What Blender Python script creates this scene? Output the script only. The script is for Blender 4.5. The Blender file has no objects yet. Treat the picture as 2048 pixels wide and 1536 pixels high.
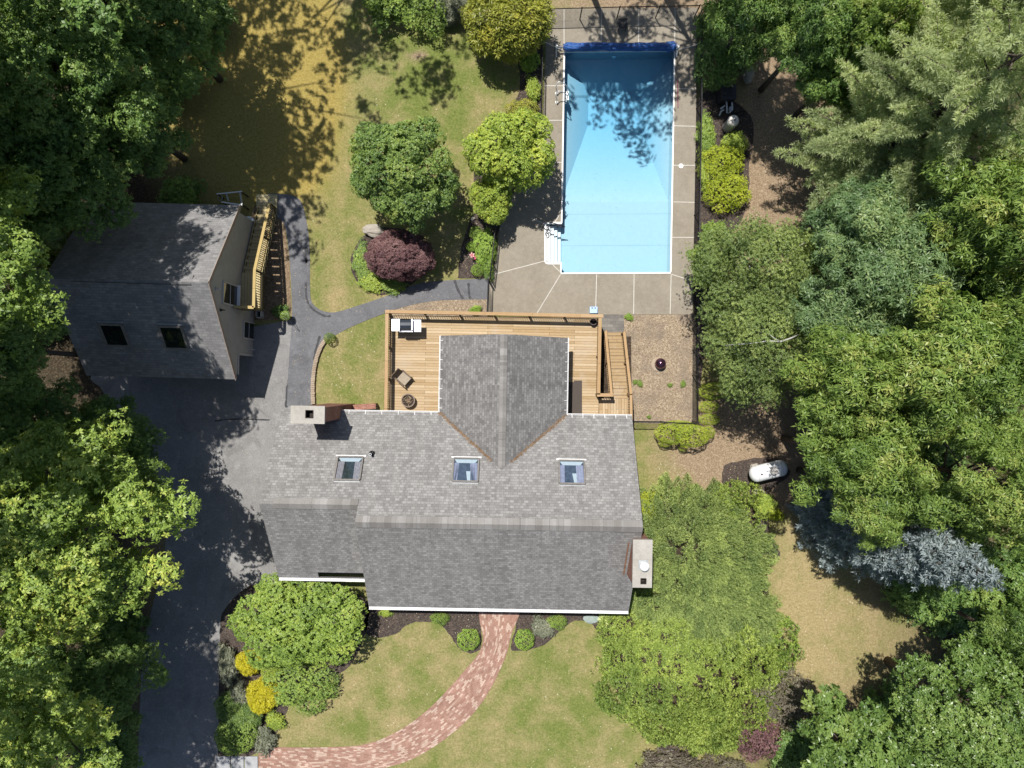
import bpy, bmesh, math, random
import numpy as np
from mathutils import Vector, Matrix

random.seed(7)
S = bpy.context.scene
COL = S.collection

# ------------------------------------------------------------------ camera, sky, sun, exposure
F, H = 1420.0, 38.0                       # focal length in photo pixels, flying height in metres
cam_d = bpy.data.cameras.new("camera"); cam = bpy.data.objects.new("camera", cam_d); COL.objects.link(cam)
cam.location = (0, 0, H); cam.rotation_euler = (0, 0, 0)
cam_d.sensor_width = 36.0; cam_d.lens = F * 36.0 / 2048.0
cam_d.clip_start = 0.5; cam_d.clip_end = 2000
S.camera = cam
KX, KY = 0.208, 0.378                     # shadow shift (m) per metre of height: to +X and to -Y
EL = math.atan2(1.0, math.hypot(KX, KY))
AZ = math.atan2(-KX, KY)
w = bpy.data.worlds.new("World"); S.world = w; w.use_nodes = True
wn = w.node_tree.nodes; wl = w.node_tree.links
sky = wn.new("ShaderNodeTexSky"); sky.sky_type = 'NISHITA'; sky.sun_disc = False
sky.sun_elevation = EL; sky.sun_rotation = AZ; sky.altitude = 50; sky.air_density = 1.0; sky.dust_density = 1.0
bg = wn["Background"]; bg.inputs[1].default_value = 0.075
wl.new(sky.outputs[0], bg.inputs[0])
sun_d = bpy.data.lights.new("sun", 'SUN'); sun_d.energy = 5.0; sun_d.angle = math.radians(0.5); sun_d.color = (1.0, 0.955, 0.89)
sun = bpy.data.objects.new("sun", sun_d); COL.objects.link(sun); sun.location = (-20, 30, 60)
sun.rotation_euler = Vector((KX, -KY, -1.0)).to_track_quat('-Z', 'Y').to_euler()
S.view_settings.view_transform = 'Standard'; S.view_settings.look = 'None'
S.view_settings.exposure = 0.35; S.view_settings.gamma = 1.0
S.render.engine = 'CYCLES'
S.cycles.max_bounces = 8; S.cycles.transparent_max_bounces = 24; S.cycles.diffuse_bounces = 3
S.cycles.caustics_reflective = False; S.cycles.caustics_refractive = False

def P(px, py, z=0.0):
    s = (H - z) / F
    return Vector(((px - 1024) * s, -(py - 768) * s, z))
def rng_(seed): return np.random.default_rng(seed)

# ------------------------------------------------------------------ materials
class N:
    """tiny node-tree helper"""
    def __init__(s, name):
        s.m = bpy.data.materials.new(name); s.m.use_nodes = True
        s.n = s.m.node_tree.nodes; s.l = s.m.node_tree.links
        s.b = s.n["Principled BSDF"]; s.out = s.n["Material Output"]
        s.tc = s.n.new("ShaderNodeTexCoord")
    def src(s, k): return s.tc.outputs[k]
    def noise(s, scale, detail=4, rough=0.55, vec=None, dist=0.0):
        t = s.n.new("ShaderNodeTexNoise"); t.inputs["Scale"].default_value = scale
        t.inputs["Detail"].default_value = detail; t.inputs["Roughness"].default_value = rough; t.inputs["Distortion"].default_value = dist
        s.l.new(vec if vec is not None else s.src("Object"), t.inputs["Vector"]); return t.outputs["Fac"]
    def voro(s, scale, vec=None, out="Color"):
        t = s.n.new("ShaderNodeTexVoronoi"); t.inputs["Scale"].default_value = scale
        s.l.new(vec if vec is not None else s.src("Object"), t.inputs["Vector"]); return t.outputs[out]
    def ramp(s, fac, stops, interp='LINEAR'):
        r = s.n.new("ShaderNodeValToRGB"); r.color_ramp.interpolation = interp
        e = r.color_ramp.elements
        while len(e) < len(stops): e.new(0.5)
        for i, (p, c) in enumerate(stops):
            e[i].position = p; e[i].color = (c, c, c, 1) if isinstance(c, (int, float)) else (*c, 1)
        s.l.new(fac, r.inputs[0]); return r.outputs[0]
    def mix(s, fac, a, b, mode='MIX'):
        x = s.n.new("ShaderNodeMix"); x.data_type = 'RGBA'; x.blend_type = mode
        for sock, v in ((x.inputs[0], fac), (x.inputs[6], a), (x.inputs[7], b)):
            if isinstance(v, (int, float)): sock.default_value = v
            elif isinstance(v, tuple): sock.default_value = (*v, 1)
            else: s.l.new(v, sock)
        return x.outputs[2]
    def math(s, op, a, b=0.0, clamp=False):
        x = s.n.new("ShaderNodeMath"); x.operation = op; x.use_clamp = clamp
        for i, v in enumerate((a, b)):
            if isinstance(v, (int, float)): x.inputs[i].default_value = v
            else: s.l.new(v, x.inputs[i])
        return x.outputs[0]
    def attr(s, name, out="Fac"):
        a = s.n.new("ShaderNodeAttribute"); a.attribute_name = name; return a.outputs[out]
    def mapping(s, vec, scale=(1, 1, 1), rot=(0, 0, 0)):
        m = s.n.new("ShaderNodeMapping"); m.inputs["Scale"].default_value = scale; m.inputs["Rotation"].default_value = rot
        s.l.new(vec, m.inputs[0]); return m.outputs[0]
    def bump(s, h, strength=0.3, dist=0.02):
        b = s.n.new("ShaderNodeBump"); b.inputs["Strength"].default_value = strength; b.inputs["Distance"].default_value = dist
        s.l.new(h, b.inputs["Height"]); s.l.new(b.outputs[0], s.b.inputs["Normal"])
    def done(s, col, rough=0.8, spec=0.3, metal=0.0):
        if isinstance(col, tuple): s.b.inputs["Base Color"].default_value = (*col, 1)
        else: s.l.new(col, s.b.inputs["Base Color"])
        s.b.inputs["Roughness"].default_value = rough; s.b.inputs["Metallic"].default_value = metal
        s.b.inputs["Specular IOR Level"].default_value = spec
        return s.m

def simple(name, col, rough=0.6, metal=0.0, spec=0.4, var=0.18, scale=6.0):
    n = N(name); f = n.noise(scale, 5)
    lo = tuple(c * (1 - var) for c in col); hi = tuple(min(1, c * (1 + var)) for c in col)
    return n.done(n.ramp(f, [(0.3, lo), (0.7, hi)]), rough, spec, metal)

M = {}
M['white_metal'] = simple('white_metal', (0.78, 0.78, 0.78), 0.4, var=0.05)
M['white_tank'] = simple('white_tank', (0.72, 0.73, 0.74), 0.35, var=0.06, scale=3)
M['white_plastic'] = simple('white_plastic', (0.75, 0.75, 0.73), 0.5, var=0.05)
M['black_metal'] = simple('black_metal', (0.018, 0.018, 0.02), 0.5, var=0.3)
M['black_plastic'] = simple('black_plastic', (0.03, 0.029, 0.033), 0.45, var=0.35, scale=14)
M['steel'] = simple('steel', (0.62, 0.64, 0.68), 0.32, 0.75, var=0.12)
M['bright_steel'] = simple('bright_steel', (0.72, 0.75, 0.82), 0.42, 0.35, var=0.08)
M['galvanised'] = simple('galvanised', (0.5, 0.52, 0.54), 0.4, 0.6, var=0.15)
M['dark_lid'] = simple('dark_lid', (0.035, 0.042, 0.055), 0.3, 0.2, var=0.2)
M['grey_pvc'] = simple('grey_pvc', (0.45, 0.48, 0.52), 0.45, var=0.1)
M['filter_tank'] = simple('filter_tank', (0.42, 0.4, 0.37), 0.5, var=0.1)
M['soil'] = simple('soil', (0.035, 0.026, 0.02), 0.95, var=0.5, scale=30)
M['bark'] = simple('bark', (0.085, 0.068, 0.055), 0.9, var=0.4, scale=9)
M['pale_bark'] = simple('pale_bark', (0.42, 0.4, 0.37), 0.8, var=0.25, scale=9)
M['flue_dark'] = simple('flue_dark', (0.012, 0.01, 0.01), 0.95, var=0.2)
M['rubber'] = simple('rubber', (0.012, 0.012, 0.012), 0.8, var=0.2)
M['magenta'] = simple('magenta', (0.22, 0.02, 0.09), 0.5, var=0.1)
M['blue_plastic'] = simple('blue_plastic', (0.2, 0.36, 0.72), 0.45, var=0.12)
M['pink_petal'] = simple('pink_petal', (0.62, 0.34, 0.32), 0.7, var=0.25, scale=12)
M['magenta_petal'] = simple('magenta_petal', (0.5, 0.05, 0.14), 0.7, var=0.2, scale=12)
M['dark_sheet'] = simple('dark_sheet', (0.07, 0.058, 0.05), 0.95, var=0.2, scale=30)

def m_concrete(name, a, b, stain=0.35):
    n = N(name); big = n.noise(0.55, 6, 0.65); mid = n.noise(3.5, 6, 0.7); fine = n.noise(15, 6, 0.85)
    c = n.ramp(big, [(0.32, a), (0.68, b)])
    c = n.mix(n.math('MULTIPLY', n.ramp(mid, [(0.45, 0.0), (0.75, 1.0)]), stain), c, tuple(x * 1.35 for x in b))
    c = n.mix(0.55, c, n.ramp(fine, [(0.3, 0.62), (0.72, 1.25)]), 'MULTIPLY')
    n.bump(fine, 0.2, 0.01)
    return n.done(c, 0.9, 0.2)
M['concrete'] = m_concrete('concrete', (0.215, 0.188, 0.148), (0.27, 0.242, 0.195))
M['cap_concrete'] = m_concrete('cap_concrete', (0.31, 0.292, 0.26), (0.39, 0.37, 0.335))
M['slab'] = m_concrete('slab', (0.27, 0.275, 0.285), (0.35, 0.355, 0.36))
M['joint'] = simple('joint', (0.5, 0.48, 0.44), 0.8, var=0.1)
M['stone'] = m_concrete('stone', (0.3, 0.27, 0.23), (0.4, 0.37, 0.32), 0.5)
M['edging'] = m_concrete('edging', (0.3, 0.23, 0.17), (0.4, 0.33, 0.25), 0.4)

def m_asphalt(name, a, b):
    n = N(name); big = n.noise(0.35, 7, 0.65); mid = n.noise(2.2, 6, 0.7); fine = n.noise(13, 6, 0.85)
    c = n.ramp(big, [(0.3, a), (0.7, b)])
    c = n.mix(n.math('MULTIPLY', n.ramp(mid, [(0.5, 0.0), (0.8, 1.0)]), 0.5), c, tuple(x * 1.5 for x in b))
    c = n.mix(n.math('MULTIPLY', n.ramp(n.noise(0.8, 4, 0.6, None, 1.2), [(0.56, 0.0), (0.66, 1.0)]), 0.3), c, tuple(x * .55 for x in a))
    c = n.mix(0.7, c, n.ramp(fine, [(0.28, 0.5), (0.5, 0.95), (0.74, 1.5)]), 'MULTIPLY')
    n.bump(fine, 0.35, 0.012)
    return n.done(c, 0.9, 0.25)
M['asphalt'] = m_asphalt('asphalt', (0.165, 0.162, 0.16), (0.235, 0.23, 0.226))
M['asphalt_path'] = m_asphalt('asphalt_path', (0.105, 0.106, 0.115), (0.15, 0.152, 0.162))
M['sealant'] = simple('sealant', (0.035, 0.035, 0.04), 0.7, var=0.4, scale=5)

def m_litter(name, cols, scale, rough=0.95, patch=None):
    n = N(name)
    warp = n.mix(0.12, n.src("Object"), n.n.new("ShaderNodeTexNoise").outputs["Color"])
    v = n.voro(scale, None, "Color"); v2 = n.voro(scale * 2.3, None, "Color")
    k = len(cols)
    c = n.ramp(v, [(i / max(1, k - 1) * 0.8 + 0.1, x) for i, x in enumerate(cols)])
    c2 = n.ramp(v2, [(i / max(1, k - 1) * 0.8 + 0.1, x) for i, x in enumerate(cols)])
    c = n.mix(0.45, c, c2)
    big = n.noise(0.9, 5, 0.6)
    if patch: c = n.mix(n.math('MULTIPLY', n.ramp(big, [(0.45, 0.0), (0.68, 1.0)]), 0.75), c, patch)
    c = n.mix(0.5, c, n.ramp(n.noise(70, 3), [(0.3, 0.55), (0.7, 1.35)]), 'MULTIPLY')
    n.bump(n.voro(scale, None, "Distance"), 0.6, 0.03)
    return n.done(c, rough, 0.1)
M['mulch'] = m_litter('mulch', [(0.028, 0.022, 0.02), (0.05, 0.04, 0.036), (0.075, 0.062, 0.055), (0.16, 0.12, 0.09)], 17)
M['dark_ground'] = m_litter('dark_ground', [(0.022, 0.017, 0.013), (0.05, 0.038, 0.028), (0.11, 0.078, 0.055)], 13)
M['wood_chip'] = m_litter('wood_chip', [(0.12, 0.085, 0.055), (0.23, 0.175, 0.12), (0.31, 0.245, 0.17), (0.48, 0.4, 0.3)], 17, patch=(0.18, 0.145, 0.115))
M['litter'] = m_litter('litter', [(0.1, 0.07, 0.045), (0.17, 0.12, 0.08), (0.22, 0.16, 0.1), (0.36, 0.27, 0.18)], 12, patch=(0.13, 0.1, 0.06))

def m_brick(name, c1, c2, pale, mortar, bw, bh, coord="UV", palefac=0.62):
    n = N(name)
    vec = n.src(coord)
    t = n.n.new("ShaderNodeTexBrick"); t.inputs["Scale"].default_value = 1.0
    t.inputs["Brick Width"].default_value = bw; t.inputs["Row Height"].default_value = bh
    t.inputs["Mortar Size"].default_value = 0.004; t.inputs["Mortar Smooth"].default_value = 0.3
    t.inputs["Color1"].default_value = (0, 0, 0, 1); t.inputs["Color2"].default_value = (1, 1, 1, 1); t.inputs["Mortar"].default_value = (0.5, 0.5, 0.5, 1)
    n.l.new(vec, t.inputs["Vector"])
    c = n.ramp(t.outputs["Color"], [(0.0, c1), (palefac - 0.02, c2), (palefac + 0.08, pale), (1.0, tuple(x * 1.1 for x in pale))])
    c = n.mix(t.outputs["Fac"], c, mortar)
    c = n.mix(0.5, c, n.ramp(n.noise(24, 4), [(0.3, 0.65), (0.7, 1.3)]), 'MULTIPLY')
    c = n.mix(0.5, c, n.ramp(n.noise(0.9, 4), [(0.3, 0.75), (0.7, 1.25)]), 'MULTIPLY')
    n.bump(t.outputs["Fac"], -0.4, 0.01)
    return n.done(c, 0.85, 0.2)
M['path_brick'] = m_brick('path_brick', (0.25, 0.14, 0.105), (0.33, 0.2, 0.155), (0.41, 0.305, 0.245), (0.17, 0.11, 0.09), 0.21, 0.105, palefac=0.7)
M['chimney_brick'] = m_brick('chimney_brick', (0.2, 0.085, 0.06), (0.28, 0.12, 0.085), (0.3, 0.15, 0.11), (0.3, 0.27, 0.24), 0.21, 0.075, palefac=0.8)
M['paver'] = m_brick('paver', (0.13, 0.12, 0.11), (0.17, 0.16, 0.145), (0.2, 0.185, 0.165), (0.07, 0.06, 0.055), 0.3, 0.16, palefac=0.8)

def m_shingle(name, dark, mid, pale, bw=0.24, bh=0.135, line=0.5):
    n = N(name); vec = n.src("UV")
    def brick(w_, off):
        t = n.n.new("ShaderNodeTexBrick"); t.offset = off; t.inputs["Scale"].default_value = 1.0
        t.inputs["Brick Width"].default_value = w_; t.inputs["Row Height"].default_value = bh
        t.inputs["Mortar Size"].default_value = 0.012; t.inputs["Mortar Smooth"].default_value = 0.6
        t.inputs["Color1"].default_value = (0, 0, 0, 1); t.inputs["Color2"].default_value = (1, 1, 1, 1); t.inputs["Mortar"].default_value = (0.45, 0.45, 0.45, 1)
        n.l.new(vec, t.inputs["Vector"]); return t
    a, b = brick(bw, 0.37), brick(bw * 0.61, 0.61)
    f = n.math('ADD', n.math('MULTIPLY', a.outputs["Color"], 0.62), n.math('MULTIPLY', b.outputs["Color"], 0.38))
    c = n.ramp(f, [(0.1, dark), (0.5, mid), (0.9, pale)])
    c = n.mix(n.math('MULTIPLY', a.outputs["Fac"], line), c, tuple(x * 0.45 for x in dark))
    c = n.mix(0.6, c, n.ramp(n.noise(18, 6, 0.85), [(0.3, 0.7), (0.7, 1.3)]), 'MULTIPLY')
    c = n.mix(0.55, c, n.ramp(n.noise(0.8, 5, 0.6), [(0.3, 0.84), (0.7, 1.13)]), 'MULTIPLY')
    c = n.mix(0.5, c, n.ramp(n.noise(1.0, 5, 0.65, n.mapping(vec, (1.6, .22, 1))), [(0.32, 0.78), (0.68, 1.16)]), 'MULTIPLY')
    n.bump(a.outputs["Fac"], -0.5, 0.01)
    return n.done(c, 0.92, 0.2)
M['shingle'] = m_shingle('shingle', (0.17, 0.165, 0.16), (0.222, 0.216, 0.21), (0.285, 0.279, 0.272), bw=0.21)
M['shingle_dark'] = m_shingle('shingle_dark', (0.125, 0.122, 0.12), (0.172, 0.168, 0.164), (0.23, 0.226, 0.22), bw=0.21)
M['ridge_shingle'] = m_shingle('ridge_shingle', (0.19, 0.18, 0.168), (0.23, 0.22, 0.208), (0.28, 0.27, 0.26), bw=0.6, bh=0.32, line=0.35)
M['garage_shingle'] = m_shingle('garage_shingle', (0.17, 0.168, 0.17), (0.21, 0.207, 0.208), (0.255, 0.25, 0.25), bw=0.3, bh=0.15, line=0.4)

def m_boards(name, cols, bw, axis='y', length=3.2, gap=0.006):
    """decking: boards run along the other axis; colour differs from board to board"""
    n = N(name); vec = n.src("UV")
    t = n.n.new("ShaderNodeTexBrick"); t.offset = 0.41; t.inputs["Scale"].default_value = 1.0
    t.inputs["Brick Width"].default_value = length; t.inputs["Row Height"].default_value = bw
    t.inputs["Mortar Size"].default_value = gap; t.inputs["Mortar Smooth"].default_value = 0.2
    t.inputs["Color1"].default_value = (0, 0, 0, 1); t.inputs["Color2"].default_value = (1, 1, 1, 1); t.inputs["Mortar"].default_value = (0.5, 0.5, 0.5, 1)
    n.l.new(vec, t.inputs["Vector"])
    grain = n.noise(7, 6, 0.65, n.mapping(vec, (0.7, 9, 1)))
    blot = n.noise(1.1, 5, 0.6)
    c = n.ramp(t.outputs["Color"], [(0.05, cols[0]), (0.5, cols[1]), (0.95, cols[2])])
    c = n.mix(0.75, c, n.ramp(grain, [(0.3, 0.7), (0.7, 1.22)]), 'MULTIPLY')
    c = n.mix(n.math('MULTIPLY', n.ramp(blot, [(0.5, 0.0), (0.72, 1.0)]), 0.5), c, cols[3])
    c = n.mix(t.outputs["Fac"], c, tuple(x * 0.13 for x in cols[0]))
    n.bump(t.outputs["Fac"], -0.6, 0.01)
    return n.done(c, 0.8, 0.2)
M['deck_boards'] = m_boards('deck_boards', [(0.34, 0.24, 0.13), (0.4, 0.295, 0.175), (0.47, 0.365, 0.235), (0.43, 0.36, 0.28)], 0.142)
M['rail_wood'] = m_boards('rail_wood', [(0.36, 0.235, 0.12), (0.4, 0.27, 0.15), (0.44, 0.31, 0.18), (0.4, 0.3, 0.19)], 3.0, length=2.4)
M['new_wood'] = m_boards('new_wood', [(0.42, 0.345, 0.185), (0.46, 0.39, 0.22), (0.5, 0.43, 0.26), (0.46, 0.39, 0.22)], 0.142)
M['new_rail'] = m_boards('new_rail', [(0.4, 0.3, 0.125), (0.43, 0.33, 0.145), (0.46, 0.36, 0.17), (0.42, 0.32, 0.14)], 3.0, length=2.4)
def m_siding(name, a):
    n = N(name); sep = n.n.new("ShaderNodeSeparateXYZ"); n.l.new(n.src("Object"), sep.inputs[0])
    fr = n.math('FRACT', n.math('MULTIPLY', sep.outputs[2], 9.0))
    c = n.mix(n.ramp(fr, [(0.0, 1.0), (0.08, 0.0)]), a, tuple(x * 0.75 for x in a))
    c = n.mix(0.35, c, n.ramp(n.noise(2.5, 6), [(0.3, 0.75), (0.7, 1.2)]), 'MULTIPLY')
    return n.done(c, 0.75, 0.25)
M['siding'] = m_siding('siding', (0.36, 0.345, 0.32))
M['house_siding'] = m_siding('house_siding', (0.45, 0.43, 0.4))

def m_glass(name, col, rough=0.04):
    n = N(name); return n.done(n.ramp(n.noise(1.5, 3), [(0.3, tuple(c * 0.8 for c in col)), (0.7, col)]), rough, 0.7)
M['dark_glass'] = m_glass('dark_glass', (0.012, 0.016, 0.016))
M['clear_glass'] = None
def m_pane():
    n = N('clear_pane'); tr = n.n.new("ShaderNodeBsdfTransparent"); tr.inputs[0].default_value = (0.82, 0.9, 0.97, 1)
    gl = n.n.new("ShaderNodeBsdfGlossy"); gl.inputs["Roughness"].default_value = 0.03
    fr = n.n.new("ShaderNodeFresnel"); fr.inputs[0].default_value = 1.55
    a = n.math('ADD', fr.outputs[0], 0.03)
    mx = n.n.new("ShaderNodeMixShader"); n.l.new(a, mx.inputs[0]); n.l.new(tr.outputs[0], mx.inputs[1]); n.l.new(gl.outputs[0], mx.inputs[2])
    n.l.new(mx.outputs[0], n.out.inputs[0]); return n.m
M['pane'] = m_pane()
M['curtain'] = simple('curtain', (0.32, 0.3, 0.36), 0.9, var=0.15)
M['curtain_pink'] = simple('curtain_pink', (0.3, 0.25, 0.24), 0.9, var=0.25, scale=10)
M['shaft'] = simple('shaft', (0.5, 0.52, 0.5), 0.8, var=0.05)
M['room_dark'] = simple('room_dark', (0.06, 0.075, 0.1), 0.8, var=0.4)
M['skylight_frame'] = simple('skylight_frame', (0.2, 0.185, 0.17), 0.5, 0.2, var=0.15)

def m_water():
    n = N('pool_water'); tr = n.n.new("ShaderNodeBsdfTransparent"); tr.inputs[0].default_value = (0.985, 0.995, 1.0, 1)
    gl = n.n.new("ShaderNodeBsdfGlossy"); gl.inputs["Roughness"].default_value = 0.02
    fr = n.n.new("ShaderNodeFresnel"); fr.inputs[0].default_value = 1.33
    bp = n.n.new("ShaderNodeBump"); bp.inputs["Strength"].default_value = 0.12; bp.inputs["Distance"].default_value = 0.02
    n.l.new(n.noise(2.6, 3, 0.5), bp.inputs["Height"]); n.l.new(bp.outputs[0], gl.inputs["Normal"]); n.l.new(bp.outputs[0], fr.inputs["Normal"])
    mx = n.n.new("ShaderNodeMixShader"); n.l.new(fr.outputs[0], mx.inputs[0]); n.l.new(tr.outputs[0], mx.inputs[1]); n.l.new(gl.outputs[0], mx.inputs[2])
    n.l.new(mx.outputs[0], n.out.inputs[0])
    ab = n.n.new("ShaderNodeVolumeAbsorption"); ab.inputs["Color"].default_value = (0.24, 0.74, 0.94, 1); ab.inputs["Density"].default_value = 0.4
    n.l.new(ab.outputs[0], n.out.inputs["Volume"]); return n.m
M['water'] = m_water()
def m_liner():
    n = N('pool_liner'); f = n.noise(5, 5, 0.6); sp = n.voro(3.3, None, "Distance")
    c = n.ramp(f, [(0.3, (0.43, 0.54, 0.59)), (0.7, (0.46, 0.57, 0.62))])
    c = n.mix(n.ramp(sp, [(0.028, 0.7), (0.045, 0.0)]), c, (0.12, 0.2, 0.24))
    return n.done(c, 0.6, 0.2)
M['liner'] = m_liner()
def m_cover():
    n = N('solar_cover'); v = n.voro(60, None, "Distance"); f = n.noise(3, 6, 0.7, n.mapping(n.src("Object"), (1, 4, 4)))
    c = n.ramp(f, [(0.3, (0.008, 0.05, 0.2)), (0.55, (0.015, 0.085, 0.32)), (0.72, (0.05, 0.2, 0.5))])
    n.bump(n.math('ADD', f, n.math('MULTIPLY', v, 0.2)), 0.9, 0.06)
    return n.done(c, 0.25, 0.6)
M['solar_cover'] = m_cover()

def m_leaf(name, cols, rough=0.45, spec=0.35, trans=0.28, gain=2.15):
    cols = [tuple(min(.8, x * gain) for x in c) for c in cols]
    n = N(name); t = n.attr("tint"); pos = n.n.new("ShaderNodeNewGeometry")
    f = n.math('ADD', t, n.math('MULTIPLY', n.math('SUBTRACT', n.noise(0.7, 3, 0.6, pos.outputs["Position"]), 0.5), 0.5), True)
    k = len(cols); c = n.ramp(f, [(0.08 + 0.84 * i / (k - 1), x) for i, x in enumerate(cols)])
    n.done(c, rough, spec)
    tr = n.n.new("ShaderNodeBsdfTranslucent"); bright = n.mix(1.0, c, (1.25, 1.35, 0.6), 'MULTIPLY'); n.l.new(bright, tr.inputs[0])
    mx = n.n.new("ShaderNodeMixShader"); mx.inputs[0].default_value = trans
    n.l.new(n.b.outputs[0], mx.inputs[1]); n.l.new(tr.outputs[0], mx.inputs[2]); n.l.new(mx.outputs[0], n.out.inputs[0])
    return n.m
LEAF = {
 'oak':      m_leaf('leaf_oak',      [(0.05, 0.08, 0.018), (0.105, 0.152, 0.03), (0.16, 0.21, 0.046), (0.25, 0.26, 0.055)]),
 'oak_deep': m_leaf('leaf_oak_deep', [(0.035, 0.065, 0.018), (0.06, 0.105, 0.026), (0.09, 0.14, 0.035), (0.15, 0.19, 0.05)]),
 'chestnut': m_leaf('leaf_chestnut', [(0.05, 0.085, 0.02), (0.09, 0.14, 0.03), (0.13, 0.18, 0.042), (0.19, 0.205, 0.055)], 0.45, 0.4, gain=1.9),
 'blueoak':  m_leaf('leaf_blueoak',  [(0.036, 0.066, 0.026), (0.064, 0.104, 0.042), (0.095, 0.14, 0.056), (0.15, 0.185, 0.07)], 0.45, 0.4),
 'holly':    m_leaf('leaf_holly',    [(0.045, 0.085, 0.022), (0.085, 0.14, 0.032), (0.12, 0.185, 0.045), (0.17, 0.225, 0.06)], 0.38, 0.5, gain=1.5),
 'fine':     m_leaf('leaf_fine',     [(0.045, 0.065, 0.022), (0.075, 0.105, 0.032), (0.105, 0.14, 0.042), (0.15, 0.18, 0.055)]),
 'maple':    m_leaf('leaf_maple',    [(0.04, 0.07, 0.022), (0.07, 0.11, 0.03), (0.1, 0.145, 0.036), (0.14, 0.17, 0.04)]),
 'lime':     m_leaf('leaf_lime',     [(0.085, 0.125, 0.022), (0.14, 0.185, 0.032), (0.19, 0.23, 0.04), (0.26, 0.27, 0.045)]),
 'lime2':    m_leaf('leaf_lime2',    [(0.08, 0.13, 0.025), (0.125, 0.185, 0.035), (0.165, 0.225, 0.042), (0.22, 0.26, 0.05)], gain=1.75),
 'gold':     m_leaf('leaf_gold',     [(0.17, 0.22, 0.02), (0.27, 0.33, 0.022), (0.35, 0.4, 0.028), (0.42, 0.43, 0.04)], gain=1.15),
 'yellow':   m_leaf('leaf_yellow',   [(0.3, 0.27, 0.015), (0.42, 0.38, 0.02), (0.5, 0.45, 0.028), (0.54, 0.5, 0.04)], gain=1.25),
 'goldcyp':  m_leaf('leaf_goldcyp',  [(0.07, 0.08, 0.015), (0.13, 0.14, 0.024), (0.18, 0.185, 0.032), (0.23, 0.21, 0.035)]),
 'purple':   m_leaf('leaf_purple',   [(0.03, 0.014, 0.016), (0.056, 0.028, 0.03), (0.08, 0.043, 0.045), (0.115, 0.068, 0.064)], 0.55, 0.25, 0.25, 2.6),
 'plum':     m_leaf('leaf_plum',     [(0.04, 0.032, 0.028), (0.065, 0.052, 0.042), (0.09, 0.08, 0.055), (0.12, 0.11, 0.075)]),
 'box':      m_leaf('leaf_box',      [(0.07, 0.12, 0.02), (0.12, 0.18, 0.03), (0.16, 0.23, 0.04), (0.2, 0.26, 0.05)], gain=2.2),
 'cloud':    m_leaf('leaf_cloud',    [(0.09, 0.125, 0.016), (0.14, 0.175, 0.02), (0.185, 0.215, 0.026), (0.23, 0.245, 0.035)], gain=2.2),
 'juniper':  m_leaf('leaf_juniper',  [(0.06, 0.085, 0.032), (0.1, 0.132, 0.047), (0.14, 0.17, 0.06), (0.19, 0.22, 0.078)], 0.55, 0.25, 0.35, 2.75),
 'hemlock':  m_leaf('leaf_hemlock',  [(0.075, 0.11, 0.025), (0.118, 0.157, 0.036), (0.16, 0.2, 0.047), (0.21, 0.245, 0.062)], 0.5, 0.3, 0.36, 2.3),
 'pine':     m_leaf('leaf_pine',     [(0.1, 0.125, 0.06), (0.15, 0.18, 0.085), (0.2, 0.23, 0.11), (0.25, 0.28, 0.13)], 0.5, 0.3, 0.35, 2.1),
 'spruce':   m_leaf('leaf_spruce',   [(0.12, 0.155, 0.16), (0.19, 0.235, 0.245), (0.27, 0.32, 0.335), (0.36, 0.41, 0.42)], 0.5, 0.3, 0.25, 1.08),
 'green':    m_leaf('leaf_green',    [(0.05, 0.085, 0.02), (0.09, 0.135, 0.028), (0.13, 0.18, 0.036), (0.18, 0.22, 0.045)]),
 'silver':   m_leaf('leaf_silver',   [(0.11, 0.125, 0.085), (0.17, 0.185, 0.13), (0.24, 0.25, 0.17), (0.4, 0.39, 0.33)], gain=1.2),
 'variegate':m_leaf('leaf_variegate',[(0.1, 0.14, 0.03), (0.2, 0.24, 0.07), (0.34, 0.36, 0.16), (0.5, 0.48, 0.26)]),
}

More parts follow.
